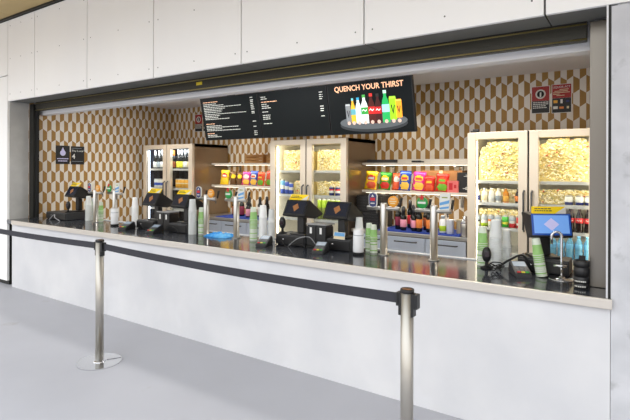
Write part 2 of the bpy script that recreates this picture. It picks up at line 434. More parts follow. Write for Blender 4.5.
# light strips under the fridges' shelves (part of the fridges)
for f, ss in ((F2, S2), (F3, S3)):
    for z in ss[:3]:
        MB().box(.06, 1.15, .088, .1, z-.022, z-.0125).build('led_strip', M['ledwarm'], f)

# ------------------------------------------------------------------ bottles and cans
def bottle_prof(r, h, kind='wine'):
    if kind == 'wine': return [(r*.9,0),(r,.008),(r,h*.56),(r*.86,h*.63),(r*.40,h*.72),(r*.36,h*.78),(r*.36,h*.97),(r*.42,h*.975),(r*.42,h),(r*.1,h)]
    if kind == 'soda': return [(r*.8,0),(r,.01),(r,h*.2),(r*.93,h*.32),(r,h*.45),(r,h*.6),(r*.8,h*.72),(r*.42,h*.86),(r*.4,h*.92),(r*.45,h*.925),(r*.45,h),(r*.1,h)]
    if kind == 'water': return [(r*.85,0),(r,.01),(r*.96,h*.15),(r,h*.25),(r*.95,h*.4),(r,h*.55),(r*.95,h*.7),(r*.4,h*.87),(r*.4,h*.9),(r*.46,h*.905),(r*.46,h),(r*.1,h)]
def rz_at(prof, z):
    for (r0, z0), (r1, z1) in zip(prof, prof[1:]):
        if z0 <= z <= z1: return r0+(r1-r0)*((z-z0)/max(1e-6, z1-z0))
    return prof[-1][0]
def bottle(name, label, cat, loc, r, h, kind, body, labm, cap, lz=(.12,.45), group=None, capz=.80):
    t = thing(name, label, cat, loc, random.uniform(0, 6), group)
    pr = bottle_prof(r, h, kind)
    MB().lathe(pr, 18).build('bottle', body, t)
    if labm: MB().lathe([(r+.0004, h*lz[0]), (r+.0012, h*lz[0]+.001), (r+.0012, h*lz[1]-.001), (r+.0004, h*lz[1])], 18).build('label', labm, t)
    if cap:
        zc = h*capz; rr = rz_at(pr, zc)
        MB().lathe([(rr+.0008, zc), (rr+.001, h*.96), (r*.45, h*.965), (r*.46, h+.001), (0.0001, h+.0012)], 14).build('cap', cap, t)
    return t
def can(name, label, loc, r, h, bands, group):
    """bands: list of (fraction, material) from bottom up"""
    t = thing(name, label, 'can', loc, random.uniform(0,6), group)
    MB().lathe([(r*.8,0),(r*.98,.008),(r*.98,h-.012),(r*.8,h-.002),(r*.8,h),(r*.74,h-.003),(.0001,h-.003)], 18).build('can', M['steel'], t)
    prof, mis, mats = [], [], []
    z0 = .009; H = h-.023
    for i, (f, m) in enumerate(bands):
        prof.append((r, z0)); mis.append(i); mats.append(m); z0 += f*H
    prof.append((r, z0))
    MB().lathe(prof, 18, mis=mis).build('printed_wrap', mats, t)
    return t
wineglass = mat('dark_wine_glass', srgb(20,22,20), .12, ior=1.5)
brownglass = mat('brown_wine_glass', srgb(40,24,18), .12)
foilw = mat('white_foil', srgb(214,216,214), .4); foilb = mat('black_foil', srgb(24,24,28), .4)
L = {k: mat('label_'+k, srgb(*v), .55) for k, v in dict(burgundy=(132,34,62), pink=(226,150,172), orange=(224,128,56), rust=(160,84,40), white=(222,222,216), yellow=(222,214,60), lime=(170,200,40), cream=(222,208,170), gold=(228,168,52), blue=(40,80,180), navy=(34,44,110), red=(204,36,44), grey=(150,160,168), green=(60,170,50), black=(26,26,28), olive=(150,160,80), sky=(110,180,220)).items()}
# left fridge
o1 = F1.location.x
row = [(-6.80,'white'),(-6.70,'grey'),(-6.615,'white'),(-6.53,'cream'),(-6.33,'rust'),(-6.215,'yellow'),(-6.135,'yellow'),(-6.055,'white'),(-5.965,'cream')]
nth = 'first second third fourth fifth sixth seventh eighth ninth tenth eleventh twelfth'.split()
for i, (x, lb) in enumerate(row):
    bottle('wine_bottle', 'wine bottle with %s label, %s from left on upper shelf of the dark fridge' % (lb, nth[i]), 'bottle', (x, 2.14, 1.6), .036, .31, 'wine', wineglass, L[lb], foilw if i != 4 else L['orange'], (.08,.38), 'wine in the dark fridge', .7)
for i, x in enumerate((-6.78, -6.70, -6.62)):
    can('drink_can', 'blue and white can, %s from the left in the left door of the dark fridge' % nth[i], (x, 2.14, 1.285), .033, .15, [(.25,L['white']),(.35,L['blue']),(.4,L['white'])], 'blue cans in the dark fridge')
can('drink_can', 'orange can at the right end of the blue cans in the dark fridge', (-6.54, 2.14, 1.285), .033, .13, [(1,L['orange'])], 'cans in the dark fridge')
for i, x in enumerate((-6.42,-6.24,-6.172,-6.104,-6.036,-5.968)):
    can('drink_can', 'gold can, %s from the left in the right door of the dark fridge' % nth[i], (x, 2.14, 1.285), .032, .155, [(.5,L['gold']),(.12,L['cream']),(.38,L['gold'])], 'gold cans in the dark fridge')
# middle fridge
for i, (x, c1) in enumerate(((-4.06,'sky'),(-3.985,'blue'),(-3.915,'blue'))):
    can('drink_can', 'tall blue and silver can, %s from the left in the lit fridge under the menu' % nth[i], (x, 2.13, 1.262), .03, .2-.02*i, [(.35,L['blue']),(.3,L['white']),(.35,L[c1])], 'tall blue cans')
bottle('juice_bottle', 'small bottle with amber juice beside the blue cans in the middle fridge', 'bottle', (-3.73, 2.13, 1.262), .034, .14, 'water', mat('amber_juice', srgb(214,140,40), .2), None, L['white'], capz=.9)
for i, x in enumerate((-3.265, -3.175)):
    can('drink_can', 'navy and red can, %s of two in the right door of the middle fridge' % ('left' if i == 0 else 'right'), (x, 2.125, 1.262), .033, .125, [(.3,L['navy']),(.3,L['white']),(.2,L['red']),(.2,L['navy'])], 'navy and red cans')
for i, x in enumerate((-3.52,-3.45,-3.38,-3.31,-3.24,-3.17)):
    can('drink_can', 'lime green can, %s from the left behind the middle tills' % nth[i], (x, 2.13, .95), .031, .27, [(.6,L['olive']),(.4,L['lime'])], 'lime cans in the middle fridge') if i else can('drink_can', 'red topped can behind the middle tills', (x, 2.13, .95), .033, .17, [(.4,L['white']),(.6,L['red'])], 'cans in the middle fridge')
# right fridge, left door: cans, jars above
cs = [(-1.43,[(.4,L['white']),(.2,L['black']),(.4,L['grey'])],'white and black'),(-1.355,[(.3,L['lime']),(.3,L['white']),(.4,L['grey'])],'lime and silver'),(-1.285,[(.5,L['white']),(.2,L['orange']),(.3,L['grey'])],'silver and orange'),
      (-1.215,[(.4,L['cream']),(.6,L['grey'])],'cream and silver'),(-1.145,[(.3,L['green']),(.2,L['yellow']),(.5,L['green'])],'bright green'),(-1.075,[(.4,L['red']),(.25,L['white']),(.35,L['grey'])],'white and red'),(-1.005,[(.25,L['red']),(.2,L['white']),(.55,L['red'])],'red')]
for x, bd, nm in cs:
    can('drink_can', nm+' can on the middle shelf of the right fridge', (x, 2.125, 1.005), .032, .13, bd, 'cans in the right fridge')
amber = mat('amber_glass', srgb(190,120,30), .15)
for i, (x, body, lb, nm) in enumerate(((-1.43, M['liner'], 'navy', 'white bottle with navy label'), (-1.355, M['liner'], 'cream', 'white bottle with cream label'), (-1.285, M['liner'], 'white', 'plain white bottle'), (-1.215, M['liner'], 'grey', 'white bottle with grey label'), (-1.14, amber, 'gold', 'amber bottle'), (-1.02, brownglass, 'orange', 'brown bottle with orange label'))):
    bottle('small_bottle', nm+' on the shelf above the cans in the right fridge', 'bottle', (x, 2.13, 1.262), .03, .15, 'water', body, L[lb], L['white'], (.15,.5), 'small bottles in the right fridge', .9)
cola = mat('dark_cola', srgb(30,14,12), .12)
ws = None
for i, x in enumerate((-.70, -.62, -.545, -.47, -.395)):
    t = bottle('cola_bottle', 'dark cola bottle with red label and cap, %s from the left in the right fridge' % nth[i], 'bottle', (x, 2.13, 1.005+.0), .034, .235, 'soda', cola, L['red'], L['red'], (.40,.60), 'cola bottles in the right fridge', .92)
    t.rotation_euler = (0,0,0)
    s_ = MB(); s_.tube([(-.02+.04*k/8, -math.sqrt(.0354**2-(-.02+.04*k/8)**2), .118+.006*math.sin(k*1.7)) for k in range(9)], .003, 5); q = s_.build('white_script', L['white'], t)
waterm = translucent('blue_water_bottle', srgb(120,190,226), .35, .1)
for i, x in enumerate((-.70, -.625, -.55, -.475, -.40)):
    bottle('water_bottle', 'clear blue water bottle, %s from the left under the cola in the right fridge' % nth[i], 'bottle', (x, 2.13, .745), .034, .228, 'water', waterm, L['sky'], L['blue'], (.45,.66), 'water bottles in the right fridge', .9)
for i, x in enumerate((-.56, -.47, -.39)):
    can('drink_tub', 'small white tub with navy base, %s of three on second shelf of right fridge' % nth[i], (x, 2.13, 1.262), .036, .1, [(.35,L['navy']),(.65,L['white'])], 'white tubs in the right fridge')
# pale lumps made up to imitate bright tree reflections in the door glass
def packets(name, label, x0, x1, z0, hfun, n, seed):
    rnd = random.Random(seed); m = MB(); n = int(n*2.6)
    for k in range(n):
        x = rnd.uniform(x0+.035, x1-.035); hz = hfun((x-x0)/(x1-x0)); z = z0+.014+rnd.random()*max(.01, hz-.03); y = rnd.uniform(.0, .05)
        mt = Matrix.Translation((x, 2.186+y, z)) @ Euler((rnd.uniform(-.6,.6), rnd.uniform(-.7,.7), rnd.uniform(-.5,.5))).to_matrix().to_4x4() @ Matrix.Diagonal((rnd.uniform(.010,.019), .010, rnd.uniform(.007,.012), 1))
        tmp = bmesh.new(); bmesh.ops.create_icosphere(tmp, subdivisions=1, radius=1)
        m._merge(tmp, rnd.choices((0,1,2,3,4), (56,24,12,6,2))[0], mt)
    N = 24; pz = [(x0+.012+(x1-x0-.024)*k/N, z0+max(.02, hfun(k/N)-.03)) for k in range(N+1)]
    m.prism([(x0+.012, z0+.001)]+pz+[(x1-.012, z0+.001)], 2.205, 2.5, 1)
    o = m.build(name, [mat('glare_cream', srgb(250,240,206), .5), mat('glare_yellow', srgb(240,220,150), .5), mat('glare_straw', srgb(226,204,130), .5), mat('glare_olive', srgb(184,176,112), .5), mat('glare_red', srgb(224,120,84), .5)])
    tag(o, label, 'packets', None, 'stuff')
flat = lambda h: (lambda f: h)
mound = lambda h, c: (lambda f: h*(1-.35*max(0,1-f/.28)**2-(.16*max(0,1-(1-f)/.25)**2 if c < .6 else 0)))
x2, x3 = F2.location.x, F3.location.x
packets('glare_heap', 'cream lumps added for glass reflections, top left shelf of the middle fridge', x2+.07, x2+.585, 1.585, flat(.29), 330, 1)
packets('glare_heap', 'cream lumps added for glass reflections, top right shelf of the middle fridge', x2+.63, x2+1.15, 1.585, flat(.29), 330, 2)
packets('glare_heap', 'cream lumps added for glass reflections behind the navy and red cans in the middle fridge', x2+.63, x2+1.15, 1.262, flat(.2), 220, 3)
packets('glare_heap', 'cream lumps added for glass reflections behind the tall blue cans in the middle fridge', x2+.25, x2+.585, 1.262, flat(.2), 150, 4)
packets('glare_heap', 'mound of cream lumps added for glass reflections, right fridge top, left door', x3+.06, x3+.585, 1.49, mound(.43, .65), 430, 5)
packets('glare_heap', 'mound of cream lumps added for glass reflections, right fridge top, right door', x3+.63, x3+1.15, 1.49, mound(.44, .55), 430, 6)
packets('glare_heap', 'cream lumps added for glass reflections behind the small bottles in the right fridge', x3+.06, x3+.585, 1.262, flat(.15), 200, 7)
packets('glare_heap', 'cream lumps added for glass reflections behind the white tubs in the right fridge', x3+.63, x3+1.15, 1.262, flat(.16), 220, 8)
packets('glare_heap', 'cream lumps added for glass reflections behind the row of cans in the right fridge', x3+.06, x3+.585, 1.005, flat(.2), 220, 9)

# ------------------------------------------------------------------ wall shelves and back counters
def wall_shelf(x0, x1, z, label):
    t = thing('wall_shelf', label, 'shelf', (x0, 2.8, z), 0, 'wall shelves between the fridges')
    MB().box(0, x1-x0, -.4, -.001, -.028, 0, .003).build('board', M['shelf'], t)
    MB().box(.04, (x1-x0)-.04, -.37, -.34, -.036, -.0285).build('fill_strip', M['strip'], t)  # unseen strip and lamp added to brighten the wall below the shelf
    area('shelf_fill', ((x0+x1)/2, 2.44, z-.04), (R(25), 0, 0), x1-x0-.1, .03, 3.0, (1.0,.88,.68))
    for x in (.25, (x1-x0)-.3): MB().box(x, x+.03, -.3, -.001, -.05, -.0285).box(x, x+.03, -.02, -.001, -.2, -.05).build('bracket', M['steel2'], t)
    return t
XL0, XL1, XR0, XR1 = -5.728, -4.19, -2.972, -1.51
wall_shelf(XL0, XL1, 1.695, 'upper pale shelf between the dark fridge and the middle fridge')
wall_shelf(XL0, XL1, 1.348, 'lower pale shelf between the dark fridge and the middle fridge')
wall_shelf(XR0, XR1, 1.69, 'upper pale shelf between the middle and right fridges')
wall_shelf(XR0, XR1, 1.34, 'lower pale shelf between the middle and right fridges')
BC = .872
def back_counter(x0, x1, label):
    t = thing('back_counter', label, 'counter', (x0, 2.1, 0), 0, 'steel back counters'); W = x1-x0
    MB().box(0, W, .0, .69, BC-.04, BC, .004).build('steel_top', M['steel'], t)
    MB().box(.01, W-.01, .03, .68, .1, BC-.0405, .003).box(.05, W-.05, .08, .6, 0, .1).build('carcass', M['steel2'], t)
    n = 3
    for k in range(n):
        a = .02+k*(W-.04)/n
        for z0, z1 in ((.12,.47),(.48,.82)):
            d = MB().box(a+.004, a+(W-.04)/n-.004, .008, .0295, z0, z1, .003).build('drawer', M['skysteel'], t)
            MB().tube([(a+.1, .008, z1-.05), (a+.1, -.02, z1-.05), (a+(W-.04)/n-.1, -.02, z1-.05), (a+(W-.04)/n-.1, .008, z1-.05)], .007).build('handle', M['black2'], d)
    return t
back_counter(XL0+.01, XL1-.01, 'stainless back counter between the dark fridge and the middle fridge')
back_counter(XR0+.01, XR1-.01, 'stainless back counter between the middle and right fridges')
def bar_mat(x0, x1, label):
    m = MB().box(x0, x1, 2.12, 2.62, BC, BC+.012, .003)
    for k in range(int((x1-x0)/.05)):
        m.box(x0+.02+k*.05, x0+.05+k*.05, 2.13, 2.60, BC+.012, BC+.015)
    tag(m.build('bar_mat', M['mat']), label, 'mat')
bar_mat(-5.35, -4.4, 'blue bar mat on the back counter left of the middle fridge')
bar_mat(-2.60, -1.62, 'blue bar mat under the wine bottles on the right back counter')
BM = BC+.0151
wl = [(-2.41,2.28,'burgundy','burgundy',.31,.043),(-2.335,2.46,'red','deep red',.33,.036),(-2.31,2.20,'pink','pink',.265,.041),(-2.225,2.29,'pink','pale rose',.28,.036),(-2.225,2.45,'burgundy','dark purple',.32,.036),(-2.175,2.20,'pink','rose pink',.26,.036),(-2.105,2.18,'orange','orange',.30,.040),(-2.09,2.36,'rust','rust',.31,.038),(-1.99,2.2,'orange','bright orange',.30,.040)]
for i, (x, y, lb, nm, h, r) in enumerate(wl):
    bottle('wine_bottle', 'wine bottle with %s label, %s from the left on the blue mat at right' % (nm, nth[i]), 'bottle', (x, y, BM), r*.9, h+.015, 'wine', wineglass, L[lb], foilb, (.14,.46), 'wine bottles on the right back counter', .68)
bottle('squeeze_bottle', 'clear bottle with lime green label beside the wine bottles', 'bottle', (-1.85, 2.25, BM), .038, .2, 'water', M['cupwhite'], L['lime'], L['grey'], (.1,.4))
for x, y, nm in ((-1.755, 2.22, 'white cup beside the lime green bottle'), (-1.665, 2.3, 'cream cup left of the steel shaker')):
    c = MB().lathe([(.036,0),(.040,.004),(.043,.15),(.045,.152),(.045,.156),(.040,.156),(.036,.01),(.0001,.01)], 20).build('cup', M['white'] if nm[0] == 'w' else L['cream']); c.location = (x, y, BM); tag(c, nm, 'cup')
shk = thing('cocktail_shaker', 'steel cocktail shaker at the right end of the blue mat', 'shaker', (-1.572, 2.16, BC))
MB().lathe([(.035,0),(.045,.01),(.048,.14),(.046,.145)], 20).build('body', M['steel'], shk); MB().lathe([(.0462,.1455),(.04,.17),(.022,.2),(.022,.225),(.0001,.228)], 20).build('lid', M['chrome'], shk)
for i, (x, y, lb, nm, h) in enumerate(((-5.22,2.4,'rust','rust'  ,.28),(-5.02,2.35,'burgundy','burgundy',.3),(-4.93,2.42,'black','black',.29),(-4.80,2.25,'pink','pink',.25),(-4.70,2.4,'white','white',.30),(-4.55,2.38,'black','black',.31))):
    bottle('wine_bottle', 'bottle with %s label, %s from the left on the left back counter' % (nm, nth[i]), 'bottle', (x, y, BM), .037, h, 'wine', brownglass if i == 0 else wineglass, L[lb], foilb, (.08,.5), 'bottles on the left back counter', .68)
# black crates stacked beside the middle fridge
for k, nm in enumerate(('lower', 'upper')):
    t = thing('bottle_crate', nm+' black plastic crate beside the middle fridge on the right back counter', 'crate', (-2.80, 2.42, BC+k*.205), 0, 'black crates')
    m = MB(); m.box(-.15,.15,-.2,.2,0,.012); 
    for s_ in (-1, 1):
        m.box(-.15,.15, s_*.2-.006, s_*.2+.006, .012, .2).box(s_*.15-.006, s_*.15+.006, -.194,.194,.012,.2)
    for q in range(5): m.box(-.156, .156, -.212, -.2061, .03+q*.035, .04+q*.035)
    m.build('shell', M['black'], t)

# wooden crates on the left upper shelf
def crate(loc, w, label):
    t = thing('wooden_crate', label, 'crate', loc, 0, 'wooden crates on the shelf')
    for z in (.0, .045, .09):
        MB().box(-w/2, w/2, -.12, -.108, z, z+.036, .002).build('slat', M['wood'], t)
        MB().box(-w/2, w/2, .108, .12, z, z+.036, .002).build('slat', M['wood'], t)
    MB().box(-w/2, -w/2+.02, -.1075, .1075, 0, .126, .002).box(w/2-.02, w/2, -.1075, .1075, 0, .126, .002).build('end_board', M['wood'], t)
    MB().box(-w/2+.021, w/2-.021, -.107, .107, .002, .012).build('base_board', M['wood'], t)
crate((-4.86, 2.56, 1.695), .36, 'wider slatted wooden crate on the shelf left of the middle fridge')
crate((-4.425, 2.56, 1.695), .38, 'slatted wooden crate half hidden by the middle fridge')
# trays on the right upper shelf
tr = MB().box(-2.5, -1.56, 2.45, 2.7, 1.69, 1.732, .004).build('flat_box', M['shelf']); tag(tr, 'long flat cream box on the upper right shelf', 'box')
tr = MB().box(-2.93, -2.53, 2.45, 2.7, 1.69, 1.73, .004).build('tray', M['black2']); tag(tr, 'dark flat tray on the upper shelf right of the middle fridge', 'tray')
tr = MB().box(-.06, .06, -.015, .015, 0, .024, .006).box(.05,.09,-.02,.02,.002,.016,.004).build('price_gun', M['black'], None, (-2.24, 2.425, 1.69)); tag(tr, 'small black gadget in front of the long flat cream box', 'gadget')

# ------------------------------------------------------------------ crisp packets
def snack(loc, w, h, label, main, logo, pic, band=None, rz=0, lean=.12, group='crisp packets on the shelves'):
    t = thing('crisp_packet', label, 'crisp packet', loc, rz, group)
    ry = random.uniform(.02, .10); t.rotation_euler = (0, ry, rz); t.location.z += abs(math.sin(ry))*w/2*.95
    nx, nz = 12, 16; th = .030
    def P(i, k, side, e=0):
        u = i/nx*2-1; v = k/nz; vv = v*2-1
        infl = max(0, 1-abs(u)**2.6)**.7 * max(0, 1-abs(vv)**5)**.8
        x = u*w/2*(1-.07*(1-abs(vv)**3)); y = side*(th*infl+.001+e)
        x += .003*math.sin(7*v*PI+u*2); 
        y += .003*math.sin(9*u+5*v*4)*infl
        return (x, y + v*h*lean, v*h*math.sqrt(max(.1, 1-lean*lean)))
    m = MB()
    for side in (-1, 1):
        g = [[m.bm.verts.new(P(i, k, side)) for k in range(nz+1)] for i in range(nx+1)]
        for i in range(nx):
            for k in range(nz):
                u = (i+.5)/nx*2-1; v = (k+.5)/nz; mi = 0
                if side < 0:
                    if (u/.72)**2+((v-.64)/.17)**2 < 1: mi = 1
                    elif v < .44 and v > .06 and (u-.1)**2+((v-.25)/.3)**2 < .55: mi = 2
                    if mi == 1 and abs(v-.64) < .06 and abs(u) < .5: mi = 3
                f = m.bm.faces.new([g[i][k], g[i+1][k], g[i+1][k+1], g[i][k+1]]); f.material_index = mi; f.smooth = True
    bmesh.ops.remove_doubles(m.bm, verts=list(m.bm.verts), dist=.0021)
    m.build('packet', [main, logo, pic, band or L['white']], t)
    return t
G = lambda n, r, g, b: mat('foil_'+n, srgb(r,g,b), .3, .15)
fy, fg, fo, fbl, fpk, frd, fbr = G('yellow',246,206,30), G('green',40,140,40), G('orange',224,88,44), G('blue',34,72,170), G('magenta',222,46,140), G('red',208,40,30), G('brown',92,62,24)
fw, fp, flg = G('white',236,230,220), G('crisp',244,196,70), G('lime',110,180,40)
zR, zL = 1.34, 1.348
snack((-2.875, 2.44, zR), .165, .235, 'yellow crisp packet at the left end of the right lower shelf', fy, frd, fo, rz=.25)
snack((-2.70, 2.49, zR), .17, .225, 'green crisp packet next to the yellow one on the right shelf', fg, fy, frd)
snack((-2.552, 2.53, zR), .115, .215, 'narrow orange red crisp packet between the green and blue ones', fo, fw, fo, rz=.3)
snack((-2.415, 2.46, zR), .16, .245, 'blue crisp packet on the right shelf', fbl, fy, fp, G('red2',220,60,50))
snack((-2.24, 2.48, zR), .17, .235, 'magenta crisp packet beside the blue one on the right shelf', fpk, fy, fp, G('red2',220,60,50))
snack((-2.085, 2.44, zR), .138, .185, 'red crisp packet with orange print beside the magenta one on the right shelf', frd, fo, fo, fy)
snack((-1.935, 2.45, zR), .16, .215, 'red crisp packet with green print on the right shelf', frd, fo, flg, flg)
# pink carton, cardboard box, blackboard
bx = thing('snack_carton', 'small pink carton left of the black menu card on the shelf', 'carton', (-1.79, 2.44, zR)); MB().box(-.065,.065,-.03,.03,0,.135,.002).build('carton', mat('pink_card', srgb(232,120,116), .6), bx); MB().box(-.045,.0,-.0312,-.0302,.03,.11).box(.015,.045,-.0312,-.0302,.05,.09).build('print', L['red'], bx)
bx = thing('cardboard_box', 'brown cardboard box behind the red crisp packets', 'box', (-1.98, 2.665, zR)); MB().box(-.26,.26,-.11,.11,0,.255,.003).build('carton', M['card'], bx); MB().box(-.02,.02,-.112,-.111,0,.254).build('tape', L['cream'], bx)
bd = thing('menu_card', 'black menu card with white writing on the right shelf beside the right fridge', 'card', (-1.63, 2.44, zR), 0, None, -.05)
MB().box(-.12,.12,-.006,.006,0,.235,.002).build('card', L['black'], bd)
m = MB(); rnd = random.Random(3)
for z, a, bq in ((.2,-.02,.06),(.19,.0,.03),(.185,-.04,.03),(.15,.02,.04),(.12,.03,.1),(.108,.06,.09),(.06,-.02,.03),(.045,-.05,.05),(.035,-.02,.02)): m.box(a, bq, -.0072, -.0061, z, z+.006)
m.build('writing', L['white'], bd)
# left shelf
snack((-5.50, 2.46, zL), .155, .235, 'yellow crisp packet at the left end of the left lower shelf', fy, frd, fy, rz=.3)
snack((-5.345, 2.5, zL), .11, .215, 'brown and gold crisp packet next to the yellow one', fbr, fy, fbr, fy, rz=.5)
snack((-5.235, 2.53, zL), .11, .21, 'second brown and gold crisp packet, leaning behind the first', fbr, fy, fbr, fy, rz=.5)
snack((-5.06, 2.48, zL), .16, .205, 'magenta crisp packet on the left shelf', fpk, fw, fp, rz=.2)
snack((-4.895, 2.47, zL), .165, .225, 'blue crisp packet on the left shelf', fbl, fw, fp, fo)
snack((-4.73, 2.44, zL), .145, .205, 'orange red crisp packet beside the blue one on the left shelf', fo, frd, flg, fy)
snack((-4.565, 2.455, zL), .16, .22, 'red crisp packet with green print at the right end of the left shelf', frd, fo, flg, fo)
bx = thing('cardboard_box', 'cardboard box behind the red crisp packets on the left shelf', 'box', (-4.48, 2.665, zL)); MB().box(-.2,.2,-.1,.1,0,.25,.003).build('carton', M['card'], bx)

# ------------------------------------------------------------------ signs on the walls
sg = thing('wall_sign', 'black wall sign with a pale droplet on the left wall', 'sign', (-7.17, .755, 1.672), R(90)); sg_m = L['black']
MB().box(-.105,.105,-.006,-.0005,0,.275,.002).build('board', sg_m, sg)
lil = mat('pale_lilac', srgb(206,204,240), .5)
pts = []
for k in range(25):
    a = -PI*.80+ 2*PI*.80*k/24; pts.append((.042*math.sin(a), -.042*math.cos(a)))
pts = [(x, z+.165) for x, z in pts] + [(0, .252)]
MB().prism(pts, -.0075, -.0061).build('droplet', lil, sg)
m = MB(); rnd = random.Random(4)
for z, x, x1 in ((.072, -.085, .085), (.038, -.072, .072)):
    while x < x1-.006: d = rnd.uniform(.014, .034); m.box(x, min(x+d, x1), -.0072, -.0061, z, z+.014); x += d+.004
m.build('small_lettering', lil, sg)
sg = thing('wall_sign', 'black wall sign with white lettering and a 4, right of the droplet sign', 'sign', (-7.17, .985, 1.666), R(90))
MB().box(-.105,.105,-.006,-.0005,0,.278,.002).build('board', sg_m, sg)
text_obj('lettering', 'The Local', .04, L['white'], sg, (-.095, -.0062, .195), width=.18)
text_obj('lettering', '4', .10, L['white'], sg, (-.09, -.0062, .09), bold=.002)
MB().box(-.09,.08,-.0072,-.0061,.045,.05).box(-.09,.06,-.0072,-.0061,.245,.25).build('rule', L['grey'], sg)
def poster_round(loc, label):
    t = thing('wall_poster', label, 'poster', loc, 0, 'posters on the back wall')
    MB().box(-.096,.096,-.005,-.0005,0,.305,.001).build('backing', L['white'], t)
    MB().box(-.09,.09,-.0062,-.0051,.14,.30).build('red_panel', M['darkred'], t)
    MB().box(-.09,.09,-.0062,-.0051,.005,.139).build('black_panel', L['black'], t)
    q = Matrix.Translation((0, -.0063, .215)) @ Matrix.Rotation(PI/2, 4, 'X')
    MB().lathe([(.038,0),(.053,0),(.053,.0012),(.038,.0012),(.038,0)], 28, 0, q).lathe([(.037,0),(.037,.0008),(.0001,.0008)], 28, 1, q).box(-.008,.008,-.0085,-.0076,.185,.235).build('round_icon', [L['white'], L['black']], t)
    m = MB()
    for z, w in ((.118,.07),(.098,.078),(.078,.066),(.058,.074)): 
        x = -.078
        while x < -.078+2*w:
            dx = random.uniform(.012,.03); m.box(x, min(x+dx, .08), -.0072, -.0063, z, z+.009); x += dx+.005
    m.build('small_lettering', L['white'], t)
def poster_pics(loc, label):
    t = thing('wall_poster', label, 'poster', loc, 0, 'posters on the back wall')
    MB().box(-.1,.1,-.005,-.0005,0,.318,.001).build('backing', L['white'], t)
    MB().box(-.094,.094,-.0062,-.0051,.165,.313).build('red_panel', M['darkred'], t)
    MB().box(-.094,.094,-.0062,-.0051,.005,.164).build('black_panel', L['black'], t)
    text_obj('lettering', 'LIQUOR ACT', .032, L['white'], t, (-.088, -.0063, .275), width=.17)
    m = MB()
    for z, a, bq in ((.255,-.02,.07),(.238,-.07,.06),(.222,-.085,.08),(.205,-.085,-.02),(.19,-.05,.03)): m.box(a, bq, -.0072, -.0063, z, z+.006)
    m.build('small_lettering', L['cream'], t)
    for (x, z, w, h, c) in ((-.06,.11,.04,.032,'gold'),(0,.105,.022,.045,'white'),(.06,.115,.03,.02,'navy'),(-.06,.045,.046,.03,'white'),(.0,.045,.044,.024,'orange'),(.062,.045,.022,.026,'cream')):
        MB().box(x-w/2, x+w/2, -.0072, -.0063, z, z+h, .0004).build('picture', L[c], t)
poster_round((-.918, 2.8, 2.243), 'red and black poster with round icon above the right fridge')
poster_pics((-.706, 2.8, 2.236), 'red and black poster with six small pictures above the right fridge')
poster_round((-6.465, 2.8, 2.262), 'red and black poster with round icon above the dark fridge')
poster_pics((-6.25, 2.8, 2.262), 'red and black poster half behind the left menu screen')

# ------------------------------------------------------------------ menu screens
TILT = R(12.0)
def menu_screen(x0, x1, label):
    t = thing('menu_screen', label, 'screen', ((x0+x1)/2, 1.895, 2.025), 0, 'menu screens over the bar', TILT)
    w = (x1-x0)/2-.004
    MB().box(-w, w, -.02, .03, 0, .615, .004).build('housing', M['black'], t)
    MB().box(-w+.012, w-.012, -.0225, -.0205, .012, .603).build('display', M['board'], t)
    inv = (Matrix.Translation(t.location) @ Matrix.Rotation(TILT, 4, 'X')).inverted()
    br = MB().box(-.2, .2, .0302, .05, .35, .60, .003)
    br.box(-.05, .05, 1.80, 1.86, 2.56, 2.6999, .003, 0, inv @ Matrix.Translation((t.location.x, 0, 0)))
    br.build('bracket', M['dark'], t)
    return t, w
xs = [-5.30, -4.205, -3.115, -2.02]
def words(m, x, x1, z, h, rnd):
    while x < x1-.004:
        d = rnd.uniform(.02, .055); m.box(x, min(x+d, x1), -.0242, -.0226, z, z+h*.75); x += d+.009
t, w = menu_screen(xs[0], xs[1], 'dark menu screen full of small white lines, leftmost of three')
m = MB(); hd = MB(); rnd = random.Random(11)
lines = [(.545,.30,1),(.517,.26,0),(.495,.40,0),(.470,.72,0),(.447,.42,0),(.424,.36,0),(.40,.34,0),(.372,.80,0),(.348,.30,0),(.325,.27,0),(.302,.48,0),(.235,.17,1),(.205,.30,0),(.183,.62,0),(.16,.30,0),(.138,.66,0),(.095,.14,1),(.07,.2,0),(.047,.27,0)]
for z, ln, h in lines: words(hd if h else m, -w+.06, -w+.06+ln, z, .011, rnd)
for z in (.555,.52,.50,.475,.45,.425,.40,.365,.345,.235,.165,.1,.075,.05): words(m, w-.13, w-.075, z, .012, rnd)
m.build('menu_lines', M['btext'], t); hd.build('heading_lines', M['bhead'], t)
t, w = menu_screen(xs[1], xs[2], 'dark menu screen with few white lines, middle of three')
m = MB(); hd = MB()
for z, ln, h in [(.54,.08,0),(.515,.1,0),(.475,.26,1),(.445,.09,0),(.42,.12,0),(.395,.16,0),(.345,.11,0),(.30,.13,0),(.275,.12,0),(.25,.13,0),(.19,.14,0)]: words(hd if h else m, -w+.05, -w+.05+ln, z, .011, rnd)
for z in (.53,.50,.475,.45,.36,.33,.305,.24): words(m, w-.11, w-.06, z, .012, rnd)
m.build('menu_lines', M['btext'], t); hd.build('heading_lines', M['bhead'], t)
t, w = menu_screen(xs[2], xs[3], 'menu screen with peach heading over a tray of bottles, rightmost of three')
text_obj('heading', 'QUENCH YOUR THIRST', .088, M['bhead'], t, (-w+.105, -.0226, .512), bold=.0015, width=.88)
slate = lit('slate_tray', 92, 98, 102, .5); slate_d = lit('slate_tray_side', 52, 56, 60, .4)
el = lambda cx, cz, a, bq, n=36: [(cx+a*math.cos(2*PI*k/n), cz+bq*math.sin(2*PI*k/n)) for k in range(n)]
MB().prism(el(.03, .108, .43, .085), -.0236, -.0228, 0).prism(el(.03, .140, .43, .085), -.0242, -.0237, 1).build('tray_picture', [slate_d, slate], t)
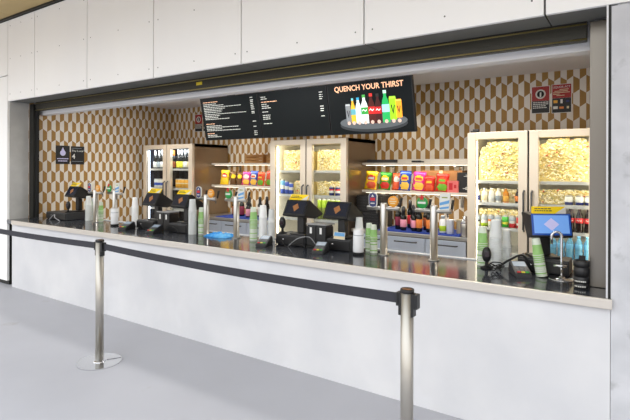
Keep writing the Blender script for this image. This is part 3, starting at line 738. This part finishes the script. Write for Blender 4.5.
def pic(x, z0, h, r, cols, kind='b'):
    m = MB(); mats = []; y0, y1 = -.0262, -.0246
    def seg(poly, c):
        mats.append(lit('pic_%d_%d_%d' % c, *c)); m.prism([(x+a, z0+bq) for a, bq in poly], y0-.0006*len(mats), y1, len(mats)-1)
    if kind == 'b':
        seg([(-r,0),(r,0),(r,h*.55),(r*.8,h*.68),(r*.38,h*.82),(r*.38,h*.92),(-r*.38,h*.92),(-r*.38,h*.82),(-r*.8,h*.68),(-r,h*.55)], cols[0])
        seg([(-r*.45,h*.9),(r*.45,h*.9),(r*.45,h),(-r*.45,h)], cols[1])
        if len(cols) > 2: seg([(-r*1.02,h*.32),(r*1.02,h*.32),(r*1.02,h*.56),(-r*1.02,h*.56)], cols[2])
        if len(cols) > 3: seg([(-r*.7,h*.42),(-r*.3,h*.47),(r*.2,h*.41),(r*.7,h*.46),(r*.7,h*.5),(r*.2,h*.45),(-r*.3,h*.51),(-r*.7,h*.46)], cols[3])
    else:
        seg([(-r*.9,0),(r*.9,0),(r,h*.06),(r,h*.92),(r*.85,h),(-r*.85,h),(-r,h*.92),(-r,h*.06)], cols[0])
        seg([(-r*.95,h*.9),(r*.95,h*.9),(r*.85,h*.99),(-r*.85,h*.99)], cols[1])
        if len(cols) > 2: seg([(-r*.6,h*.62),(-r*.3,h*.66),(0,h*.36),(r*.4,h*.66),(r*.62,h*.6),(0,h*.22)], cols[2])
    m.build('drink_picture', mats, t)
zb = .128
pic(-0.275, zb+.02, 0.213, 0.032, ((120,124,128),(180,184,186),(40,42,46)), 'c')
pic(-0.208, zb+.01, 0.287, 0.030, ((236,176,44),(110,190,200),(90,160,170)))
pic(-0.136, zb, 0.300, 0.039, ((214,226,230),(40,150,190),(190,214,224)))
pic(-0.057, zb-.005, 0.331, 0.044, ((222,230,226),(70,160,70),(50,150,60),(230,240,230)))
pic(0.034, zb-.01, 0.344, 0.042, ((74,20,14),(216,50,44),(206,36,34),(244,226,220)))
pic(0.117, zb-.01, 0.335, 0.040, ((60,16,14),(40,36,36),(190,30,34),(244,226,220)))
pic(0.210, zb-.005, 0.361, 0.044, ((30,168,86),(190,222,206),(160,200,226)))
pic(0.298, zb+.02, 0.261, 0.041, ((150,214,30),(170,224,60),(16,24,14)), 'c')
pic(0.369, zb+.04, 0.204, 0.035, ((240,160,40),(250,190,90),(40,32,24)), 'c')
m = MB()
for x in (-0.275,-0.208,-0.136,-0.057,0.034,0.117,0.210,0.298,0.369): m.prism(el(x, .135, .022, .022, 16), -.0305, -.0290)
m.build('price_dots', lit('peach_dots', 214,186,172,.6), t)

# ------------------------------------------------------------------ beer taps
def tap_a(loc, label):
    t = thing('beer_tap', label, 'beer tap', loc, 0, 'beer taps on the counter')
    MB().lathe([(.045,0),(.045,.008),(.030,.012),(.030,.42),(.026,.428),(.0001,.428)], 24).build('column', M['steel'], t)
    MB().cyl((-.15,0,.385),(.14,0,.385),.0165,seg=16).build('cross_bar', M['steel'], t)
    return t
def tap_rest(t, left, right, lname, rname):
    for x, (mb, mats), nm in ((-.085, left, lname), (.095, right, rname)):
        o = mb.build('badge', mats, t, (x, -.022, .40)); o['label'] = nm
        MB().cyl((x, .012, .385), (x, .045, .36), .008, seg=10).cyl((x, .045, .36), (x, .045, .335), .007, seg=10).build('spout', M['steel2'], t)
        MB().cyl((x+.035, .03, .39), (x+.04, .05, .47), .008, .012, seg=10).build('tap_handle', M['black'], t)
def shield():
    m = MB(); P = [(-.036,.015),(-.03,.0),(0,-.012),(.03,0),(.036,.015),(.038,.085),(.03,.105),(0,.115),(-.03,.105),(-.038,.085)]
    m.prism([(x, z) for x, z in P], -.012, .004, 0); m.prism([(x*.9, .05+(z-.05)*.93) for x, z in P], -.0135, -.0121, 1)
    m.box(-.022,.022,-.0155,-.0136,.045,.07,0,2).prism([(-.012,.078),(.012,.078),(0,.098)], -.0155,-.0136,0)
    m.box(-.018,.018,-.0155,-.0136,.02,.028,0,0)
    return m, [L['white'], M['navy'], L['red']]
def rnd_badge(mains, star=False):
    q = Matrix.Rotation(PI/2, 4, 'X')
    m = MB(); q = Matrix.Translation((0, .004, .045)) @ q
    m.lathe([(.045,0),(.045,.013),(.042,.016),(.0001,.0162)], 28, 0, q)
    if star:
        st = []
        for k in range(10):
            a = PI/2+k*PI/5; r = .026 if k % 2 == 0 else .011; st.append((r*math.cos(a), .085+r*math.sin(a)))
        m.prism(st, -.0165, -.008, 1); m.box(-.032,.032,-.0145,-.0125,.038,.054,.0,2)
    else:
        for z, w in ((.062,.02),(.042,.03),(.026,.022)): m.box(-w, w, -.0145, -.0123, z, z+.008, 0, 2)
    return m, mains
def tall_badge():
    m = MB(); P = [(-.034,-.005),(.034,-.005),(.042,.08),(.044,.125),(-.036,.118),(-.040,.07)]
    m.prism(P, -.012, .004, 0)
    m.prism([(-.037,.03),(.036,.05),(.039,.075),(-.038,.052)], -.0135, -.0121, 1).prism([(-.035,.0),(.033,.012),(.035,.028),(-.036,.016)], -.0135, -.0121, 1)
    m.box(-.02,.024,-.0135,-.0121,.088,.098,0,2)
    return m, [L['white'], M['skyblue'], L['olive']]
taps = [(-5.89,.50,'a','beside the till at the left end'),(-5.553,.56,'b','behind the white canister near the left till'),(-3.825,.5,'a','left of the blue cloth'),(-3.391,.5,'b','right of the blue cloth'),(-1.742,.5,'a','beside the white canister in the middle'),(-1.316,.5,'b','in front of the wine bottles at right')]
for x, y, k, w_ in taps:
    if k == 'a':
        t = tap_a((x, y, CT), 'steel tap with navy and orange badges, '+w_)
        tap_rest(t, shield(), rnd_badge([M['orange'], M['orange'], L['cream']]), 'navy shield badge', 'round orange badge')
    else:
        t = tap_a((x, y, CT), 'steel tap with green and blue badges, '+w_)
        tap_rest(t, rnd_badge([M['green'], L['red'], L['white']], True), tall_badge(), 'round green badge with red star', 'white and blue badge')

# ------------------------------------------------------------------ cup stacks
def cups(x, y, h, label, kind='clear', r=.045, lean=0):
    t = thing('cup_stack', label, 'cups', (x, y, CT), 0, 'stacks of plastic cups on the counter')
    if lean: t.rotation_euler = (0, lean, 0); t.location.z += r*math.sin(abs(lean))
    mats = {'clear': [M['cupclear'], M['cupclear']], 'green': [M['cuppale'], M['cupgreen']], 'pale': [M['cupclear'], M['cuppale']], 'white': [M['cupwhite'], M['cupwhite']]}[kind]
    ch = min(.125, h*.45); body = h-ch; pitch = .0125; n = max(3, int(body/pitch)); pitch = body/n
    prof, mis = [(r, 0)], []
    for k in range(n):
        z = k*pitch
        prof += [(r, z+.002), (r-.0028, z+.0035), (r-.0016, z+pitch-.0005)]; mis += [0, 0, 1 if (k > n*.62 or k % 4 == 1) else 0]
        if k < n-1: prof.append((r, z+pitch)); mis.append(0)
    mis = mis[:len(prof)-1]
    MB().lathe(prof, 22, mis=mis).build('nested_cups', mats, t)
    zt = body+.0005
    MB().lathe([(r,zt),(r,zt+.003),(r-.0025,zt+.0045),(r-.006,zt+ch*.35),(r*.78,zt+ch*.62),(r*.70,h-.003),(r*.66,h),(r*.6,h-.002),(.0001,h-.003)], 22, mis=[0,0,1,1,0,0,0,0]).build('top_cup', mats, t)
    return t
cups(-6.152, .56, .33, 'clear cup stack beside the left till', 'clear', .042)
cups(-6.179, .645, .30, 'pale cup stack just left of the leftmost tap', 'pale', .036)
cups(-5.926, .60, .255, 'green cup stack right of the leftmost tap', 'green', .034)
cups(-5.196, .60, .345, 'frosted white cup stack left of the till pair below the dark fridge', 'white', .042)
cups(-3.985, .45, .375, 'tall clear cup stack right of the till pair below the dark fridge', 'clear', .045)
cups(-3.92, .52, .285, 'green cup stack left of the third tap', 'green', .039)
cups(-3.165, .505, .325, 'green cup stack right of the blue cloth', 'green', .041)
cups(-3.08, .55, .345, 'tall frosted cup stack beside the green one in the middle', 'white', .044)
cups(-2.99, .57, .31, 'clear cup stack left of the black scanner in the middle', 'clear', .036)
cups(-2.0, .55, .29, 'clear cup stack half behind the middle white canister', 'clear', .04)
cups(-1.93, .60, .24, 'green cup stack right behind the middle white canister', 'green', .034)
cups(-1.86, .55, .235, 'pale cup stack with green print left of the fifth tap', 'green', .034)
cups(-.96, .545, .285, 'green cup stack left of the tall clear stack at right', 'green', .041)
cups(-.855, .507, .345, 'tall clear cup stack with visible rims at right', 'clear', .046)
cups(-.80, .59, .27, 'shorter clear cup stack behind the tall one at right', 'clear', .036)
cups(-.53, .365, .25, 'leaning green cup stack in front of the blue till screen', 'green', .036, -.15)

# white canisters
def canister(loc, label):
    t = thing('canister', label, 'canister', loc, 0, 'white canisters with black feet')
    MB().lathe([(.044,0),(.048,.004),(.048,.018),(.044,.020)], 24).build('foot', M['rubber'], t)
    MB().lathe([(.043,.0201),(.045,.024),(.045,.145),(.043,.158),(.042,.20),(.040,.208),(.0001,.21)], 24).build('body', M['white'], t)
    MB().lathe([(.0428,.158),(.0437,.159),(.0437,.163),(.0428,.164)], 24).build('groove', L['grey'], t)
canister((-5.348, .42, CT), 'white canister in front of the second tap')
canister((-1.925, .40, CT), 'white canister with black foot in the middle of the counter')

# ------------------------------------------------------------------ tills
def till(loc, rz, label, screen, zb=.184, topper=True, scale=1.0, vee=False):
    t = thing('till', label, 'till', loc, rz, 'black counter tills')
    s = scale
    MB().box(-.085*s, .085*s, .06, .23, 0, .016, .005).build('foot', M['black'], t)
    MB().box(-.035, .035, .11, .17, .0165, zb-.02, .006).build('stem', M['black'], t)
    run = .03 if vee else .075; ox, oz, le = (.0, 0, .042) if not vee else (-.02, .009, .012)
    if vee: P = [(0, zb), (run, zb+.14), (.17, zb+.15), (.185, zb+.138), (.07, zb-.02), (.01, zb-.008)]
    else: P = [(-.0, zb), (.075, zb+.135), (.09, zb+.137), (.30, zb+.005), (.295, zb-.008), (.17, zb-.035), (.01, zb-.008)]
    MB().prism(P, -.122*s, .122*s, axis='x').build('housing', M['black'], t)
    sl = math.atan2(.138 if vee else .135, run); n = Vector((0, -math.sin(sl), math.cos(sl))); up = Vector((0, math.cos(sl), math.sin(sl)))
    mt = Matrix(((1,0,0,0),(0,up.y,n.y,0),(0,up.z,n.z,zb),(0,0,0,1)))
    D = MB(); D.box(-.115*s,.115*s,.008,.150,.0005,.0045,.001,0,mt); D.box(-.103*s,.103*s,.02,.140,.0046,.0056,0,1,mt)
    sc = D.build('customer_screen', [M['black'] if not screen else M['scr_edge'], M['scr_blue'] if screen else M['scr_dark']], t)
    dm = MB(); c = .08; q = [(0,c-.042),(.040*s,c-.004),(.012*s,c+.040),(-.034*s,c+.010)] if not screen else [(0,c-.042),(.045*s,c),(0,c+.042),(-.045*s,c)]
    vs = [mt @ Vector((x, y, .0061)) for x, y in q] + [mt @ Vector((x, y, .0067)) for x, y in q]
    dm._add(vs, [(0,1,2,3),(4,5,6,7),(0,1,5,4),(1,2,6,5),(2,3,7,6),(3,0,4,7)])
    dm.build('diamond_logo', M['diamond_p'] if screen else M['diamond_o'], sc)
    # operator screen on the far slope
    s2 = math.atan2(-.132, .21) if not vee else math.atan2(-.158,-.115)+PI; n2 = Vector((0, -math.sin(s2), math.cos(s2))); u2 = Vector((0, math.cos(s2), math.sin(s2)))
    m2 = Matrix(((1,0,0,0),(0,u2.y,n2.y,.09),(0,u2.z,n2.z,zb+.137),(0,0,0,1)))
    if vee: m2 = Matrix.Translation((0,.0712,zb-.018)) @ Matrix.Rotation(math.atan2(.158,.115), 4, 'X') @ Matrix.Diagonal((1,.72,-1,1))
    MB().box(-.115*s,.115*s,.012,.235,.0005,.004,.001,0,m2).build('operator_screen', M['scr_dark'], t)
    if topper:
        tp = MB().prism([(.070+ox, zb+.1375+oz),(.070+ox+le, zb+.185+oz),(.075+ox+le, zb+.185+oz),(.092+ox,zb+.1375+oz)], -.10*s, .10*s, axis='x').build('topper_sign', M['yellow'], t)
        a = math.atan2(.0615, .011)
        f = lambda x, v: (x, .070+ox+le*v-.0014, zb+.1375+oz+.0475*v)
        tri = [f(.10*s, .02), f(.10*s, .98), f(.035*s, .02)]
        b_ = MB(); vs = tri + [(x, y+.0006, z) for x, y, z in tri]; b_._add(vs, [(0,1,2),(3,4,5),(0,1,4,3),(1,2,5,4),(2,0,3,5)])
        b_.build('white_corner', L['white'], tp)
        l_ = MB()
        for v, x0, x1 in ((.62,-.085,.0),(.34,-.085,.02)):
            x = x0*s
            while x < x1*s:
                d = random.uniform(.008,.02); p = f(x, v); l_.box(p[0], p[0]+d, p[1]+.001, p[1]+.0065, p[2], p[2]+.006); x += d+.004
        l_.build('lettering', M['black2'], tp)
    return t
DZ = .10
def drawer(x0, x1, y0, label, d=.36):
    t = thing('cash_drawer', label, 'cash drawer', ((x0+x1)/2, y0, CT), 0, 'cash drawers'); w = (x1-x0)/2
    d = min(d, .655-y0)
    MB().box(-w, w, .012, d, .004, DZ, .004).build('case', M['black2'], t)
    MB().box(-w+.006, w-.006, 0, .0115, .012, DZ-.012, .003).build('drawer_front', M['black'], t)
    MB().lathe([(.008,0),(.008,.003),(.0001,.003)], 14, 0, Matrix.Translation((-w*.45, -.0001, .055)) @ Matrix.Rotation(PI/2,4,'X')).build('lock', M['chrome'], t)
    for sx in (-w+.02, w-.02):
        for yy in (.03, d-.03): MB().box(sx-.01, sx+.01, yy-.01, yy+.01, 0, .0039).build('rubber_foot', M['rubber'], t)
drawer(-6.87, -6.36, .36, 'wide black cash drawer with round lock at the left end of the counter')
drawer(-4.92, -4.60, .42, 'cash drawer under the left till of the pair below the dark fridge')
drawer(-4.345, -4.055, .42, 'cash drawer under the right till of the pair below the dark fridge')
drawer(-2.82, -2.49, .42, 'cash drawer under the till with the orange diamond and yellow topper')
drawer(-2.27, -2.03, .44, 'cash drawer under the till without a topper')
drawer(-.70, -.38, .46, 'black cash drawer behind the chrome water tap')
DT = CT+DZ
till((-6.47, .47, DT), 0, 'black till with yellow topper at the left end of the counter', False, .217)
till((-4.668, .40, DT), 0, 'black till with yellow topper, left one of the pair below the dark fridge', False)
till((-4.162, .40, DT), 0, 'black till with yellow topper, right one of the pair below the dark fridge', False)
till((-2.583, .38, DT), 0, 'black till with orange diamond and yellow topper, in the middle of the counter', False)
till((-2.156, .40, DT), 0, 'black till without topper beside the middle white canister', False, topper=False)
till((-.475, .42, DT), R(30), 'till with bright blue screen and yellow topper at the right end', True, .163, scale=1.1, vee=True)

# receipt printers
def printer(x, y, label, h=.205):
    t = thing('receipt_printer', label, 'printer', (x, y, CT), 0, 'receipt printers')
    MB().box(-.05,.05,0,.13,0,h-.012,.005).build('case', M['black'], t)
    MB().box(-.048,.048,.012,.12,h-.0115,h,.003).build('lid', M['black2'], t)
    MB().box(-.011,.011,-.003,-.0003,h-.075,h-.02).build('paper_slip', M['paper'], t)
for x, y, nm in ((-4.522,.45,'left receipt printer under the grey tray below the dark fridge'),(-4.415,.45,'right receipt printer under the grey tray below the dark fridge'),(-2.43,.44,'left receipt printer between the two middle tills'),(-2.325,.44,'right receipt printer between the two middle tills')): printer(x, y, nm)
for x, nm in ((-4.468,'grey tray lying on the printers below the dark fridge'),(-2.377,'grey tray lying on the printers between the middle tills')):
    m = MB(); m.box(-.105,.105,-.01,.14,0,.006,.002).box(-.105,.105,-.01,-.006,.0061,.014).box(-.105,.105,.136,.14,.0061,.014)
    tag(m.build('flat_tray', mat('grey_tray', srgb(150,150,150), .5), None, (x, .45, CT+.205)), nm, 'tray')
# picture card on the drawer under the fifth till
pc = thing('picture_card', 'small card with a blue beach picture under the till without topper', 'card', (-2.14, .447, DT), 0, None, -.2)
MB().box(-.055,.055,-.002,.002,0,.06).build('card', L['white'], pc); MB().box(-.052,.052,-.0032,-.0021,.026,.057).build('sky_picture', M['skyblue'], pc); MB().box(-.052,.052,-.0032,-.0021,.003,.025).build('sand_picture', L['cream'], pc)

# card terminals
def terminal(loc, rz, label):
    t = thing('card_terminal', label, 'card terminal', loc, rz, 'card terminals on the counter')
    P = [(-.085,0),(.085,0),(.085,.02),(.07,.062),(.055,.068),(-.075,.022),(-.085,.014)]
    t.scale = (1.2,1.2,1.2); b = MB(); b.prism(P, -.042, .042, axis='x'); bmesh.ops.bevel(b.bm, geom=list(b.bm.edges), offset=.004, segments=2, affect='EDGES'); b.build('case', M['black2'], t)
    sl = math.atan2(.046, .13); mt = Matrix.Translation((0,-.075,.0232)) @ Matrix.Rotation(sl, 4, 'X')
    MB().box(-.034,.034,.075,.125,.0003,.002,0,0,mt).build('display', mat('grey_display', srgb(150,164,178), .2, emit=srgb(120,134,150), es=.25), t)
    k = MB()
    for r_ in range(4):
        for c_ in range(3):
            mi = 0 if r_ else (1, 2, 3)[c_]
            k.box(-.031+c_*.022,-.013+c_*.022,.006+r_*.016,.018+r_*.016,.0003,.003,0,mi,mt)
    k.build('keypad', [mat('key_grey', srgb(96,98,102), .5), L['red'], L['yellow'], L['green']], t)
for x, y, rz, nm in ((-4.94,.31,.35,'black card terminal left of the second till'),(-4.42,.30,.3,'card terminal with coloured keys in front of the printers below the dark fridge'),(-2.87,.32,.35,'black card terminal in front of the green and frosted cup stacks'),(-2.235,.30,.3,'card terminal with coloured keys in front of the middle printers'),(-.66,.345,.45,'card terminal with coloured keys left of the leaning green cups')):
    terminal((x, y, CT), rz, nm)
# hand scanners on stands
def scanner(loc, label):
    t = thing('barcode_scanner', label, 'scanner', loc, R(20), 'black scanners on stands')
    MB().lathe([(.042,0),(.042,.006),(.03,.012),(.012,.02),(.010,.05),(.0001,.05)], 20).build('stand', M['rubber'], t)
    m = MB(); q = Matrix.Translation((0, 0, .098)) @ Matrix.Diagonal((.032,.026,.056,1)); tmp = bmesh.new(); bmesh.ops.create_uvsphere(tmp, u_segments=18, v_segments=12, radius=1); m._merge(tmp, 0, q, True); m.build('head', M['black'], t)
    MB().box(-.016,.016,-.0275,-.0225,.085,.12,.002).build('window', mat('scanner_window', srgb(40,20,24), .1), t)
scanner((-6.42, .43, DT), 'black scanner standing on the drawer at the left end of the counter')
scanner((-2.775, .47, DT), 'black scanner on the drawer left of the till with the orange diamond')
scanner((-.90, .43, CT), 'black scanner standing in front of the cup stacks at right')
# cables
def cable(pts, label, m=None, r=.004):
    P = [Vector(p) for p in pts]; out = []
    for i in range(len(P)-1):
        p0, p1, p2, p3 = P[max(i-1,0)], P[i], P[i+1], P[min(i+2,len(P)-1)]
        for k in range(6):
            u = k/6; out.append(.5*((2*p1)+(-p0+p2)*u+(2*p0-5*p1+4*p2-p3)*u*u+(-p0+3*p1-3*p2+p3)*u**3))
    out.append(P[-1])
    tag(MB().tube(out, r, 6).build('cable', m or M['rubber']), label, 'cable')
z0 = CT+.0042
cable([(-6.66,.30,z0),(-6.6,.31,z0+.05),(-6.5,.29,z0+.075),(-6.42,.25,z0+.045),(-6.33,.27,z0)], 'pale grey cable looping in front of the left cash drawer', mat('grey_cable', srgb(150,152,156), .5), .006)
cable([(-4.80,.38,z0),(-4.7,.33,z0+.05),(-4.6,.30,z0+.02),(-4.55,.35,z0),(-4.54,.40,z0)], 'black cable arching in front of the second till')
cable([(-4.33,.33,z0),(-4.25,.36,z0+.06),(-4.14,.36,z0+.05),(-4.08,.34,z0)], 'black cable arching in front of the third till')
cable([(-2.78,.37,z0),(-2.68,.33,z0+.05),(-2.6,.30,z0+.01),(-2.5,.32,z0+.04),(-2.42,.36,z0)], 'black cable arching in front of the fourth till drawer')
cable([(-2.66,.24,z0),(-2.54,.22,z0+.02),(-2.44,.26,z0+.06),(-2.37,.36,z0+.03),(-2.34,.40,z0)], 'black cable beside the middle card terminal')
cable([(-2.64,.38,z0),(-2.52,.36,z0+.08),(-2.42,.39,z0+.10),(-2.37,.41,z0+.05),(-2.35,.425,z0)], 'grey cable crossing in front of the middle printers', mat('grey_cable', srgb(150,152,156), .5))
cable([(-.60,.452,z0+.006),(-.66,.447,z0+.11),(-.75,.43,z0+.07),(-.80,.41,z0+.03),(-.83,.40,z0+.006)], 'thick black cable behind the card terminal at right', None, .008)
for k in range(3):
    a = k*2.1; c = (-.82, .385, z0+.0)
    cable([(c[0]+(.03+.012*k)*math.cos(a+q*1.05), c[1]-.02+(.022+.006*k)*math.sin(a+q*1.05), c[2]+.012*k+.030*abs(math.sin(q*.8+k))) for q in range(7)], ('lowest','middle','topmost')[k]+' coil of the black cable tangle before the tall clear cups at right')

# blue cloth
m = MB(); nx, ny = 26, 14; rnd = random.Random(5)
top = {}
for i in range(nx+1):
    for k in range(ny+1):
        u, v = i/nx, k/ny; e = min(u, 1-u, v, 1-v)
        h = .004+.030*min(1, e*6)*(.5+.5*math.sin(u*9+v*6)*math.cos(v*11-u*5))+.014*min(1,e*8)*abs(math.sin(u*21+3*v))
        top[i,k] = m.bm.verts.new((-.150+.30*u+.012*math.sin(v*7), -.09+.18*v+.014*math.sin(u*8), h))
bot = {kk: m.bm.verts.new((v.co.x, v.co.y, 0)) for kk, v in top.items() if kk[0] in (0,nx) or kk[1] in (0,ny)}
for i in range(nx):
    for k in range(ny):
        f = m.bm.faces.new([top[i,k],top[i+1,k],top[i+1,k+1],top[i,k+1]]); f.smooth = True
ring = [(i,0) for i in range(nx)]+[(nx,k) for k in range(ny)]+[(i,ny) for i in range(nx,0,-1)]+[(0,k) for k in range(ny,0,-1)]
for a, b_ in zip(ring, ring[1:]+ring[:1]): m.bm.faces.new([bot[a],bot[b_],top[b_],top[a]])
m.bm.faces.new([bot[a] for a in ring[::-1]])
tag(m.build('cleaning_cloth', M['cloth'], None, (-3.612,.49,CT)), 'crumpled bright blue cloth between two beer taps', 'cloth')

# chrome water tap
wt_ = thing('water_tap', 'tall chrome gooseneck water tap on a round plate at the right end', 'tap', (-.412,.36,CT))
MB().lathe([(.078,0),(.078,.003),(.07,.006),(.02,.007),(.02,.016),(.0001,.016)], 32).build('base_plate', M['chrome'], wt_)
pts = [(0,0,.016),(0,0,.12),(0,0,.27)]+[(-.0275+.0275*math.cos(a), -.012+.012*math.cos(a), .275+.03*math.sin(a)) for a in [PI*k/10 for k in range(1,11)]]+[(-.055,-.024,.225)]
MB().tube(pts, .0085, 12).build('gooseneck', M['chrome'], wt_)
MB().cyl((-.045,-.0,.085),(.03,0,.085),.0095,seg=12).build('lever', M['chrome'], wt_)
# black canister
bc = thing('canister', 'black ribbed round canister beside the right steel jamb', 'canister', (-.283,.175,CT)); bc.scale = (.86,.86,.86)
pf = [(.046,0),(.049,.003),(.049,.03),(.047,.032),(.047,.036),(.049,.038),(.049,.075),(.046,.078),(.046,.084),(.050,.086),(.050,.14),(.047,.143),(.047,.15),(.052,.153),(.052,.19),(.047,.192),(.044,.16),(.0001,.16)]
MB().lathe(pf, 28).build('body', M['black'], bc)
m = MB()
for z, n in ((.053,7),(.018,6)):
    for k in range(n):
        a = -PI/2-.8+1.6*k/n; m.box(-.004,.004,-.0006,.0006,-.005,.004,0,0,Matrix.Translation((.0493*math.cos(a),.0493*math.sin(a),z)) @ Matrix.Rotation(a+PI/2,4,'Z'))
m.build('white_marks', L['white'], bc)
m = MB(); m.box(-.02,.02,-.003,.003,.0,.06,.002,0,Matrix.Translation((.0,.03,.162)) @ Matrix.Rotation(-.4,4,'X')); m.build('flap', M['rubber'], bc)

# ------------------------------------------------------------------ queue posts
def post(x, y, label, clip=True):
    t = thing('queue_post', label, 'queue post', (x, y, 0), 0, 'steel queue barrier posts')
    hw = .012; a0 = math.asin(hw/.175); ring = [(.175*math.cos(a0+(2*PI-2*a0)*k/60), .175*math.sin(a0+(2*PI-2*a0)*k/60)) for k in range(61)]
    poly = ring+[(.055,-hw),(.055,hw)]
    bp = MB(); mt = Matrix.Rotation(R(62), 4, 'Z') @ Matrix.Rotation(PI/2, 4, 'X'); bp.prism(poly, 0, .008, 0, mt)
    bp.lathe([(.05,.008),(.045,.014),(.034,.018),(.0001,.018)], 32).build('base_plate', M['chrome'], t)
    MB().lathe([(.032,.0181),(.032,.999),(.0001,.999)], 28).build('tube', M['postst'], t)
    MB().lathe([(.034,.9992),(.035,1.001),(.035,1.012),(.033,1.018),(.026,1.018),(.026,1.014),(.0001,1.014)], 28).build('head', M['black'], t)
    MB().lathe([(.0255,1.0145),(.0255,1.0165),(.0001,1.0165)], 24).build('cap', mat('copper_cap', srgb(150,98,52), .35, .7), t)
    MB().box(-.040,-.0265,-.020,.020,.885,.999,.003).box(-.052,-.0405,-.022,.022,.93,.998,.003).box(.0265,.040,-.020,.020,.885,.999,.003).box(.0405,.06,-.022,.022,.925,.998,.004).build('belt_clip', M['black'], t)
PX = [-6.40, -3.715, -.955]
for x, y, nm in ((PX[1],-.79,'steel queue post on a round plate, standing on the floor left of centre'),(PX[2],-.86,'steel queue post nearest the camera at the end of the belt'),(PX[0],-.80,'steel queue post beyond the left edge holding the belt')): post(x, y, nm)
def belt(a, b_, label, sag):
    (xa, ya), (xb, yb) = a, b_; n = 24; m = MB(); h = .052; top, bot = [], []
    ring = []
    for k in range(n+1):
        u = k/n; x = xa+(xb-xa)*u; y = ya+(yb-ya)*u; z = .939-sag*4*u*(1-u)
        ring.append([m.bm.verts.new((x, y+d, z+e)) for d, e in ((-.001,0),(.001,0),(.001,h),(-.001,h))])
    for p, q in zip(ring, ring[1:]):
        for k in range(4): m.bm.faces.new([p[k], q[k], q[(k+1)%4], p[(k+1)%4]])
    m.bm.faces.new(ring[0][::-1]); m.bm.faces.new(ring[-1])
    tag(m.build('barrier_belt', M['belt']), label, 'belt', 'belts of the queue barrier')
belt((PX[0]+.061,-.80), (PX[1]-.053,-.79), 'dark grey belt running from the round based post to the left edge', .012)
belt((PX[1]+.061,-.79), (PX[2]-.053,-.86), 'dark grey belt stretched between the two steel queue posts', .018)

# ------------------------------------------------------------------ light outside
w = bpy.data.worlds.new('sky'); SC.world = w; w.use_nodes = True; t = NT(w)
bg = t.n['Background']; tc = t.new('ShaderNodeTexCoord'); sx = t.new('ShaderNodeSeparateXYZ'); rp = t.new('ShaderNodeValToRGB')
t.link(tc.outputs['Generated'], sx.inputs[0]); t.link(sx.outputs[2], rp.inputs['Fac'])
rp.color_ramp.elements[0].position = 0.05; rp.color_ramp.elements[0].color = (.30,.24,.16,1)
e2 = rp.color_ramp.elements.new(.21); e2.color = (1.0,1.0,1.0,1)      # lowest sky kept dark and warm to dim the fascia top
rp.color_ramp.elements[-1].position = .8; rp.color_ramp.elements[-1].color = (.88,.94,1.0,1)
t.link(rp.outputs[0], bg.inputs[0]); bg.inputs[1].default_value = 2.0
sl = bpy.data.lights.new('sun', 'SUN'); sl.energy = 1.2; sl.angle = R(1); sl.color = (1.0,.93,.82)
so = bpy.data.objects.new('sun', sl); COL.objects.link(so); so.rotation_euler = Vector((-.3,-.6,-.8)).to_track_quat('-Z','Y').to_euler()
vs = SC.view_settings
vs.view_transform = 'Standard'; vs.look = 'None'; vs.gamma = 1.0; vs.use_curve_mapping = False; vs.exposure = 0.35

# let things rest a hair above what carries them, so that no two surfaces share one plane
FIXED = ('queue_post','display_fridge','wall_shelf','back_counter','menu_screen','wall_sign','wall_poster','downlight','fill_panel','roller_shutter','counter_worktop','barrier_belt')
for o in COL.objects:
    if o.parent is None and o.get('category') and not (o.get('kind') == 'structure') and not o.name.startswith(FIXED):
        up = .0016 if o.name.startswith(('till', 'flat_tray', 'barcode_scanner', 'picture_card', 'wine_bottle', 'squeeze_bottle', 'cup', 'cocktail')) and not o.name.startswith('cup_stack') else .0008
        if 'upper black plastic' in o['label']: up = .0016
        o.location.z += up
